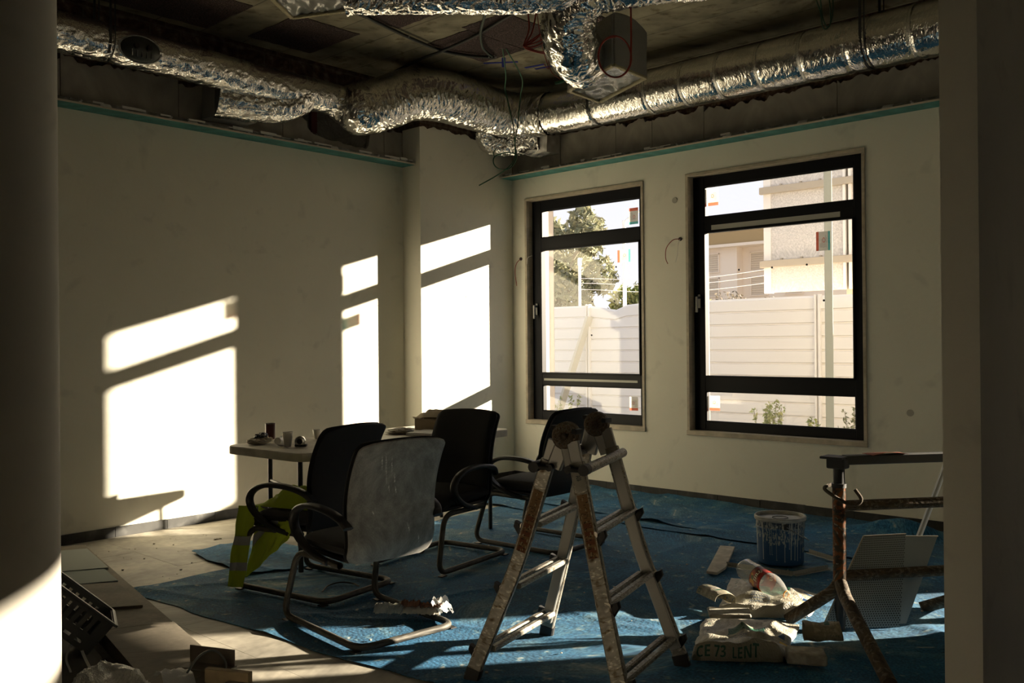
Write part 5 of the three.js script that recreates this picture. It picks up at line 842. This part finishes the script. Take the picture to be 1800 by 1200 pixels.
{ // plastic drink bottle lying on the sack
  const t = thing('drink_bottle', 'empty clear plastic bottle with an orange-red label lying on a sack', 'bottle', [4.40, 0.115, 2.55]);
  t.rotation.set(0, 0, 0); const A = V(4.235, 0.155, 2.47), B = V(4.575, 0.082, 2.60), q = new THREE.Quaternion().setFromUnitVectors(V(0, 1, 0), B.clone().sub(A).normalize()); t.position.copy(A); t.quaternion.copy(q);
  const prof = [[0.0, 0.006], [0.025, 0.0], [0.044, 0.004], [0.050, 0.016], [0.0515, 0.05], [0.0495, 0.07], [0.0515, 0.09], [0.050, 0.115], [0.050, 0.205], [0.052, 0.215], [0.050, 0.245], [0.040, 0.285], [0.026, 0.318], [0.0165, 0.335], [0.0145, 0.345], [0.0185, 0.348], [0.0185, 0.352], [0.0135, 0.354], [0.0135, 0.372], [0.0115, 0.372], [0.0115, 0.35]];
  const g = lathe(prof.map((q) => [q[0] * 1.14, q[1]]), 48), p = g.attributes.position; for (let i = 0; i < p.count; i++) { const y = p.getY(i), x = p.getX(i), z = p.getZ(i), k = 1 + (y < 0.12 ? 0.16 * noise(x * 22, y * 22, z * 22) : 0.03 * noise(x * 20, y * 14, z * 20)); p.setX(i, x * k); p.setZ(i, z * k); } g.computeVertexNormals();
  part('bottle_wall', g, new THREE.MeshPhysicalMaterial({ color: lin(0.92, 0.93, 0.9), transmission: 0.85, thickness: 0, roughness: 0.12, ior: 1.4, side: THREE.DoubleSide }), t);
  const lab = new THREE.CylinderGeometry(0.0585, 0.0585, 0.084, 48, 1, true); lab.translate(0, 0.160, 0);
  part('label', lab, std({ map: canvasTex(1024, 256, (c, W, H) => { c.fillStyle = '#8e2312'; c.fillRect(0, 0, W, H); const r = rng(6); for (let i = 0; i < 26; i++) { c.fillStyle = ['#d8791d', '#e29a2a', '#b5421a', '#5e150c'][i % 4]; c.beginPath(); c.ellipse(r() * W, r() * H, 20 + r() * 44, 16 + r() * 34, r() * 3, 0, 6.3); c.fill(); } c.fillStyle = '#5c120c'; c.fillRect(0, 0, W, 14); c.fillRect(0, H - 14, W, 14); c.font = 'bold italic 92px serif'; for (let i = 0; i < 3; i++) { c.fillStyle = '#15321f'; c.fillText('fruti', 66 + i * 340, 158); c.fillStyle = '#ece6c8'; c.fillText('fruti', 60 + i * 340, 152); c.fillStyle = '#2c6b2c'; c.beginPath(); c.ellipse(250 + i * 340, 190, 36, 16, -0.5, 0, 6.3); c.fill(); } }), roughness: 0.45, side: THREE.DoubleSide }), t, 'orange-red fruit label');
  part('neck_ring', new THREE.TorusGeometry(0.0182, 0.003, 8, 30).rotateX(Math.PI / 2).translate(0, 0.341, 0), std({ color: lin(0.75, 0.3, 0.03), roughness: 0.4 }), t, 'orange ring on the neck');
}
// ---------------------------------------------------------------- perforated ceiling panels leaning behind the trestle
{
  const perf = tex(512, (u, v) => { const a = u * 32, b = v * 32, o = Math.floor(b) % 2 * 0.5, x = (a + o) % 1 - 0.5, y = b % 1 - 0.5; const h = x * x + y * y < 0.07, k = h ? 0.14 : 0.58; return [k * 0.94, k, k * 1.02]; }, true, 1);
  const perfM = std({ map: perf, roughness: 0.55, metalness: 0.1 });
  const panel = (label, c, mat, rep) => { const t = thing('ceiling_panel', label, 'panel'); part('face', sheet((u, v) => bilin(c, u, v), 6, 6, 0.004, rep), mat, t);
    const e = [0, 3].map((i) => bar(c[i], c[(i + 1) % 4], 0.006, 0.012, 0.001, V(...c[0]).sub(V(...c[1])).cross(V(...c[3]).sub(V(...c[0]))).normalize())); part('folded_edge', e, M.boardGrey, t); return t; };
  panel('perforated white metal ceiling panel leaning nearest behind the trestle', [[4.934, 0.434, 2.539], [5.083, 0.441, 2.388], [5.10, 0.016, 2.525], [4.83, 0.016, 2.792]], perfM, [0.9, 1.3]);
  panel('plain white ceiling panel leaning behind the perforated one', [[5.0, 0.421, 2.404], [5.181, 0.417, 2.227], [5.103, 0.016, 2.45], [4.965, 0.016, 2.585]], std({ color: lin(0.27, 0.30, 0.31), roughness: 0.6 }), [1, 1]);
  const t = thing('white_batten', 'slim white trim profile leaning up behind the ceiling panels', 'profile'); const a = V(4.747, 0.02, 1.497), b = V(5.04, 1.05, 1.23), s = V(0.02, -0.003, -0.012);
  part('flange', [sweep([a, b], rectSec(0.008, 0.014, 0.002), V(0, 0, 1)), sweep([a.clone().add(s), b.clone().add(s)], rectSec(0.008, 0.014, 0.002), V(0, 0, 1))], M.white, t); part('web', sweep([a.clone().addScaledVector(s, 0.5), b.clone().addScaledVector(s, 0.5)], rectSec(0.012, 0.003), V(0, 0, 1)), M.boardGrey, t);
}
// ---------------------------------------------------------------- torn packaging on the dusty chair's sled, loop of cable on the sheet
{
  const t = thing('torn_packaging', 'torn strip of paper and brown card across the dusty chair base', 'packaging', [0, 0, 0]);
  const A = V(3.06, 0.045, 4.075), B = V(3.37, 0.045, 3.855), d = B.clone().sub(A), n = V(-d.z, 0, d.x).normalize();
  const strip = (a, b, w, h, s, y = 0) => sheet((u, v) => { const q = A.clone().addScaledVector(d, lerp(a, b, u)).addScaledVector(n, (v - 0.5) * w + 0.02 * noise(u * 5, s)); q.y = 0.045 + y + h * Math.sin(v * 3.14) + 0.018 * Math.abs(noise(u * 9, v * 5, s)) + (v < 0.15 ? -0.01 : 0); if (v > 0.95 || u < 0.03 || u > 0.97) q.addScaledVector(n, 0.012 * noise(u * 40, v * 40, s)); return q; }, 34, 14, 0.0015);
  part('clear_wrap', strip(-0.04, 0.36, 0.11, 0.035, 3), M.plasticFilm, t, 'greyish clear wrap'); part('paper', strip(0.30, 0.84, 0.10, 0.022, 7), std({ color: lin(0.55, 0.52, 0.44), roughness: 0.9 }), t);
  part('card', [strip(0.32, 0.56, 0.05, 0.02, 11, 0.03), strip(0.58, 0.86, 0.04, 0.015, 13, 0.026)], std({ color: lin(0.20, 0.09, 0.05), roughness: 0.95 }), t, 'brown card scraps');
  const fr = []; const r = rng(12); for (let i = 0; i < 16; i++) { const c0 = A.clone().addScaledVector(d, 0.78 + r() * 0.24).add(V(0, 0.015 + r() * 0.05, 0)).addScaledVector(n, (r() - 0.5) * 0.09), l = 0.02 + r() * 0.035, a = r() * 6.28; fr.push(sheet((u, v) => c0.clone().add(V(Math.cos(a) * l * (u - 0.5), l * 0.6 * (v - 0.5) + 0.01 * Math.sin(u * 6), Math.sin(a) * l * (u - 0.5) + 0.012 * v)), 4, 3, 0.001)); }
  part('shreds', fr, M.white, t, 'white torn shreds');
  const c = thing('cable_loop', 'short piece of black cable bent on the blue sheet under the vest chair', 'cable'); part('strand', cable([[2.44, 0.012, 3.98], [2.36, 0.012, 3.88], [2.36, 0.015, 3.80], [2.43, 0.014, 3.76], [2.50, 0.012, 3.77]], 0.004, M.cable, 30), M.cable, c);
}
// ---------------------------------------------------------------- stack of boards and odds and ends at the lower left
const kraft = std({ map: tex(512, (u, v) => { const n = tfbm(u, v, 6, 19, 5), s = tfbm(u * 1, v, 60, 2, 3); const k = 0.46 + n * 0.12 + s * 0.06; return [k, k * 0.93, k * 0.80]; }, true, 0.8), roughness: 0.85 });
const dirA = V(3.18, 0, 0.66).normalize(), dirN = V(-dirA.z, 0, dirA.x), O = V(0.30, 0, 4.44);   // along the stack, across it
const onStack = (l, w, y) => O.clone().addScaledVector(dirA, l).addScaledVector(dirN, w).setY(y);
function plank(name, label, cat, l0, l1, w0, w1, y, h, mat, skew = 0) { const t = V(0, 0, 0); const c = [onStack(l0, w0, 0), onStack(l1, w0, 0), onStack(l1 + skew, w1, 0), onStack(l0 + skew, w1, 0)].map((p) => [p.x, p.z]); return slab(name, label, cat, c.reverse(), y, h, mat); }
plank('long_board', 'brown paper-faced board nearest the camera in the stack at lower left', 'board', 2.27, 3.62, 0, 0.31, 0.0, 0.07, kraft, -0.06);
plank('long_board', 'brown paper-faced board further back in the stack, reaching the left wall', 'board', 0.12, 2.255, 0.004, 0.312, 0.0, 0.068, kraft, -0.06);
plank('thin_board', 'dark board lying on the floor left of the stack', 'board', 1.6, 3.5, 0.36, 0.66, 0.0, 0.02, std({ color: lin(0.12, 0.115, 0.10), roughness: 0.9 }));
const paleGreen = std({ color: lin(0.34, 0.37, 0.33), roughness: 0.85 });
plank('plaster_offcut', 'pale plasterboard piece at the far end of the stack, beside the column', 'board', 0.35, 0.98, 0.03, 0.40, 0.074, 0.012, paleGreen, -0.10);
plank('plaster_offcut', 'grey-green plasterboard piece under the pale one, beside the column', 'board', 0.60, 1.32, 0.05, 0.42, 0.071, 0.010, std({ color: lin(0.25, 0.29, 0.26), roughness: 0.85 }), -0.10);
plank('thin_board', 'thin brown board lying on top of the stack', 'board', 1.36, 1.92, 0.06, 0.36, 0.071, 0.010, kraft, -0.12);
{
  const t = thing('crate', 'dark grey slotted plastic crate tipped against the stack beside the column', 'crate', [2.43, 0.215, 5.36], 0); t.rotation.order = 'YXZ'; t.rotation.set(0, 1.2, -0.75);
  const side = (w, h) => { const holes = []; for (let i = 0; i < 8; i++) holes.push([[-w / 2 + 0.03 + i * (w - 0.06) / 8, -0.01], [-w / 2 + 0.03 + i * (w - 0.06) / 8 + 0.018, -0.01], [-w / 2 + 0.03 + i * (w - 0.06) / 8 + 0.018, h / 2 - 0.02], [-w / 2 + 0.03 + i * (w - 0.06) / 8, h / 2 - 0.02]]); for (let i = 0; i < 5; i++) holes.push([[-w / 2 + 0.03 + i * (w - 0.06) / 5, -h / 2 + 0.02], [-w / 2 + 0.03 + i * (w - 0.06) / 5 + 0.035, -h / 2 + 0.02], [-w / 2 + 0.03 + i * (w - 0.06) / 5 + 0.035, -h / 2 + 0.035], [-w / 2 + 0.03 + i * (w - 0.06) / 5, -h / 2 + 0.035]]); return extrude([[-w / 2, -h / 2], [w / 2, -h / 2], [w / 2, h / 2], [-w / 2, h / 2]], 0.005, 0.001, holes.map((q) => q.reverse())); };
  const cm = std({ color: lin(0.07, 0.075, 0.07), roughness: 0.5 });
  part('side', side(0.36, 0.16).translate(0, 0, 0.12), cm, t); part('side', side(0.36, 0.16).translate(0, 0, -0.125), cm, t); part('end', side(0.245, 0.16).rotateY(Math.PI / 2).translate(0.178, 0, 0), cm, t); part('end', side(0.245, 0.16).rotateY(Math.PI / 2).translate(-0.183, 0, 0), cm, t); part('base', box(0.36, 0.006, 0.25, 0, -0.08, 0, 0.002), cm, t); part('rim', [box(0.38, 0.012, 0.02, 0, 0.083, 0.132, 0.004), box(0.38, 0.012, 0.02, 0, 0.083, -0.132, 0.004), box(0.02, 0.012, 0.27, 0.19, 0.083, 0, 0.004), box(0.02, 0.012, 0.27, -0.19, 0.083, 0, 0.004)], cm, t);
  const s = thing('packing_strap', 'pale packing strap hanging out below the crate', 'strap'); part('band', sweep(curveOf([[2.41, 0.09, 5.31], [2.60, 0.05, 5.36], [2.86, 0.03, 5.42]]).getPoints(16), rectSec(0.012, 0.0015), V(0, 1, 0)), M.white, s); part('band', sweep(curveOf([[2.41, 0.085, 5.315], [2.52, 0.03, 5.40], [2.72, 0.024, 5.46]]).getPoints(16), rectSec(0.009, 0.0015), V(0, 1, 0)), M.white, s);
}
{
  const film = new THREE.MeshPhysicalMaterial({ color: lin(0.95, 0.92, 0.84), roughness: 0.4, transmission: 0.12, thickness: 0, ior: 1.4, side: THREE.DoubleSide, bumpMap: M.foil.bumpMap, bumpScale: 0.02 });
  const t = thing('plastic_film', 'crumpled heap of milky plastic film at the bottom left edge', 'film', [3.21, 0.02, 5.50]);
  const heap = (R, H, s) => { const g = new THREE.SphereGeometry(1, 90, 50, 0, 6.2832, 0, Math.PI * 0.5), p = g.attributes.position; for (let i = 0; i < p.count; i++) { const x = p.getX(i), y = p.getY(i), z = p.getZ(i), a = Math.atan2(z, x), k = 0.86 + 0.30 * fbm(x * 1.1 + s, y * 1.1, z * 1.1, 2) + 0.07 * clamp(ridge(x * 1.6 + y * 2 + s, z * 1.6, y * 1.4)) ** 3 + 0.03 * clamp(ridge(a * 1.6, y * 3 + s, s)) ** 4; p.setXYZ(i, x * k * R[0], y * k * H, z * k * R[1]); } g.computeVertexNormals(); return g; };
  part('heap', heap([0.25, 0.18], 0.165, 3), film, t); part('fold', heap([0.16, 0.12], 0.10, 11).translate(0.20, 0.0, -0.12), film, t); part('tail', sheet((u, v) => V(lerp(0.10, 0.30, u), 0.115 + 0.03 * Math.sin(u * 3 + v) - 0.04 * v + 0.02 * noise(u * 5, v * 5), lerp(-0.12, -0.26, v) + 0.05 * u), 16, 10, 0.001), film, t);
  const a = thing('steel_angle', 'dark steel T-bar off-cut standing on the stack of boards', 'bar', [3.22, 0.071, 5.085], 0.42);
  part('web', box(0.22, 0.075, 0.007, 0, 0.0375, 0, 0.002), std({ color: lin(0.16, 0.135, 0.105), roughness: 0.75, bumpMap: M.rawBrick.bumpMap, bumpScale: 0.003 }), a); part('flange', box(0.22, 0.007, 0.09, 0, 0.0035, 0.03, 0.002), std({ color: lin(0.18, 0.16, 0.13), roughness: 0.75 }), a);
  const b = thing('board_offcut', 'sunlit pale wood off-cut at the bottom edge, in front of the T-bar', 'board', [3.46, 0.071, 5.15], 0.45); part('block', box(0.20, 0.055, 0.03, 0, 0.0275, 0, 0.003), std({ map: M.stone.map, color: lin(0.75, 0.66, 0.5), roughness: 0.9 }), b); part('foot', box(0.10, 0.02, 0.12, 0.06, 0.010, 0.07, 0.003), std({ color: lin(0.3, 0.26, 0.2), roughness: 0.9 }), b);
  const c = thing('cable_loop', 'bent dark cable arching over the boards at the bottom edge', 'cable'); part('strand', cable([[3.44, 0.076, 5.36], [3.38, 0.13, 5.28], [3.33, 0.165, 5.20], [3.32, 0.165, 5.13], [3.35, 0.12, 5.10], [3.38, 0.078, 5.12]], 0.0045, M.cable, 40), std({ color: lin(0.09, 0.10, 0.09), roughness: 0.5 }), c);
  slab('paper_scrap', 'small bright white paper scrap at the bottom edge', 'paper', [[3.42, 5.27], [3.46, 5.23], [3.49, 5.27], [3.45, 5.31]].reverse(), 0.071, 0.002, M.white);
}
{ // crumbs of plaster on the bare floor and on the sheets: too many and too small to count
  const r = rng(91), gs = []; const add = (x, z, s, y) => { const g = new THREE.IcosahedronGeometry(s, 0); g.scale(1, 0.5, 1); g.rotateY(r() * 6); g.translate(x, y + s * 0.3, z); gs.push(g); };
  for (let i = 0; i < 60; i++) add(0.3 + r() * 1.3, 3.0 + r() * 1.5, 0.003 + r() * r() * 0.010, 0.001);
  for (let i = 0; i < 5; i++) add(0.64 + r() * 0.05, 3.6 + r() * 0.05, 0.009 + r() * 0.006, 0.001);
  for (let i = 0; i < 140; i++) add(1.6 + r() * 4.0, 1.45 + r() * 2.9, 0.003 + r() * r() * 0.009, 0.009);
  const m = solo('plaster_crumbs', merge(gs), std({ color: lin(0.4, 0.37, 0.31), roughness: 1 }), 'scattered crumbs of plaster over the floor and sheets', 'crumbs'); tag(m, null, null, null, 'stuff');
}
// ---------------------------------------------------------------- planting and lamps outside
const G1 = [[0.26, 0.29, 0.08], [0.17, 0.22, 0.06], [0.36, 0.36, 0.13], [0.44, 0.42, 0.18]], G2 = [[0.19, 0.20, 0.11], [0.26, 0.26, 0.15], [0.33, 0.31, 0.19]], G3 = [[0.40, 0.42, 0.18], [0.48, 0.46, 0.22], [0.30, 0.34, 0.13]];
tree('tall dark pine-like tree beyond the fence, left in the narrower window', -10.2, -13, 3.2, [[0, 4.0, 0, 1.5], [0.6, 2.6, 0.6, 1.5], [-0.8, 3.0, 0, 1.4], [1.75, 4.45, 0.5, 0.62], [1.25, 5.0, 0.2, 0.5], [2.0, 3.4, 0.4, 0.6]], 1500, 0.11, G2, 5);
tree('broad yellow-green tree beyond the fence, right in the narrower window', -7.6, -14.5, 1.6, [[0, 2.2, 0, 1.35], [1.1, 1.9, 0.3, 1.2], [-0.9, 2.4, 0, 1.0], [0.5, 3.2, 0.2, 0.95], [1.9, 1.6, 0.4, 0.9]], 1500, 0.10, G1, 8);
tree('dark low tree at the right edge of the narrower window', -4.95, -11, 1.0, [[-0.4, 1.9, 0, 0.9], [0.3, 1.8, 0.3, 0.9], [-0.3, 2.7, 0, 0.5]], 1700, 0.08, G2, 11);
tree('bare twiggy tree in front of the apartment house', -10.6, -24, 1.6, [[0, 2.6, 0, 1.2], [1.2, 2.4, 0, 1.0], [2.6, 2.3, 0, 1.0], [4, 2.3, 0, 0.9]], 500, 0.07, [[0.25, 0.21, 0.16], [0.2, 0.17, 0.12]], 14);
const lampMat = std({ color: lin(0.62, 0.62, 0.64), roughness: 0.5 });
{
  const t = thing('street_lamp', 'tall grey street lamp with an arm, seen through the narrower window', 'lamp', [-4.08, -0.2, -8]); part('pole', rod([0, 0, 0], [0, 4.05, 0], 0.04, 10), lampMat, t); part('arm', cable([[0, 4.0, 0], [0.12, 4.09, 0], [0.5, 4.2, 0.1], [1.2, 4.36, 0.2]], 0.022, lampMat, 16), lampMat, t); part('lamp_head', box(0.5, 0.07, 0.16, 1.4, 4.38, 0.22, 0.03), lampMat, t);
  const u = thing('utility_pole', 'slim white pole with overhead wires, seen through the narrower window', 'pole', [-5.23, -0.2, -8]); part('pole', rod([0, 0, 0], [0, 3.25, 0], 0.03, 8), lampMat, u); part('head', box(0.07, 0.16, 0.07, 0, 3.3, 0, 0.02), lampMat, u); part('wire', [2.95, 2.85, 2.72].map((y) => cable([[0, y, 0], [3, y - 0.18, 0.3], [7, y + 0.05, 1]], 0.006, lampMat, 20)), lampMat, u);
}
function weed(label, x, z, h, w, n, cols, s) {
  const t = thing('weed', label, 'weed', [x, -0.2, z]), r = rng(s), st = [], lf = [];
  for (let i = 0; i < n; i++) { const a = r() * 6.28, d = r() * w, hh = h * (0.5 + r() * 0.5); st.push(tube([[Math.cos(a) * d * 0.2, 0, Math.sin(a) * d * 0.2], [Math.cos(a) * d * 0.7, hh * 0.6, Math.sin(a) * d * 0.7], [Math.cos(a) * d, hh, Math.sin(a) * d]], 0.004, 6, 4)); for (let k = 0; k < 9; k++) { const f = 0.25 + 0.75 * k / 8; lf.push(leafCluster(r, 7, 0.030, 0.05, cols, Math.cos(a) * d * (0.3 + 0.7 * f), hh * f, Math.sin(a) * d * (0.3 + 0.7 * f))); } }
  part('stem', st, barkMat, t); tag(part('leaves', lf, leafMat, t), null, null, null, 'stuff');
}
weed('pale weed in front of the fence, middle of the wider window', 1.05, -4.0, 0.86, 0.24, 11, G3, 3);
weed('green weed at the foot of the fence post in the wider window', 1.72, -4.05, 0.66, 0.16, 9, G1, 5);
weed('dark leafy weed in the lower right corner of the wider window', 2.24, -3.9, 0.76, 0.20, 10, G2, 7);
weed('low weed in the lower left corner of the wider window', -0.05, -3.9, 0.5, 0.22, 6, G3, 9);
weed('pale weed in front of the brace in the narrower window', -2.42, -4.1, 0.88, 0.24, 9, G3, 11);
weed('low weed along the fence in the narrower window', -1.75, -4.1, 0.5, 0.35, 8, G3, 13);
shade(scene);
renderer.render(scene, camera);
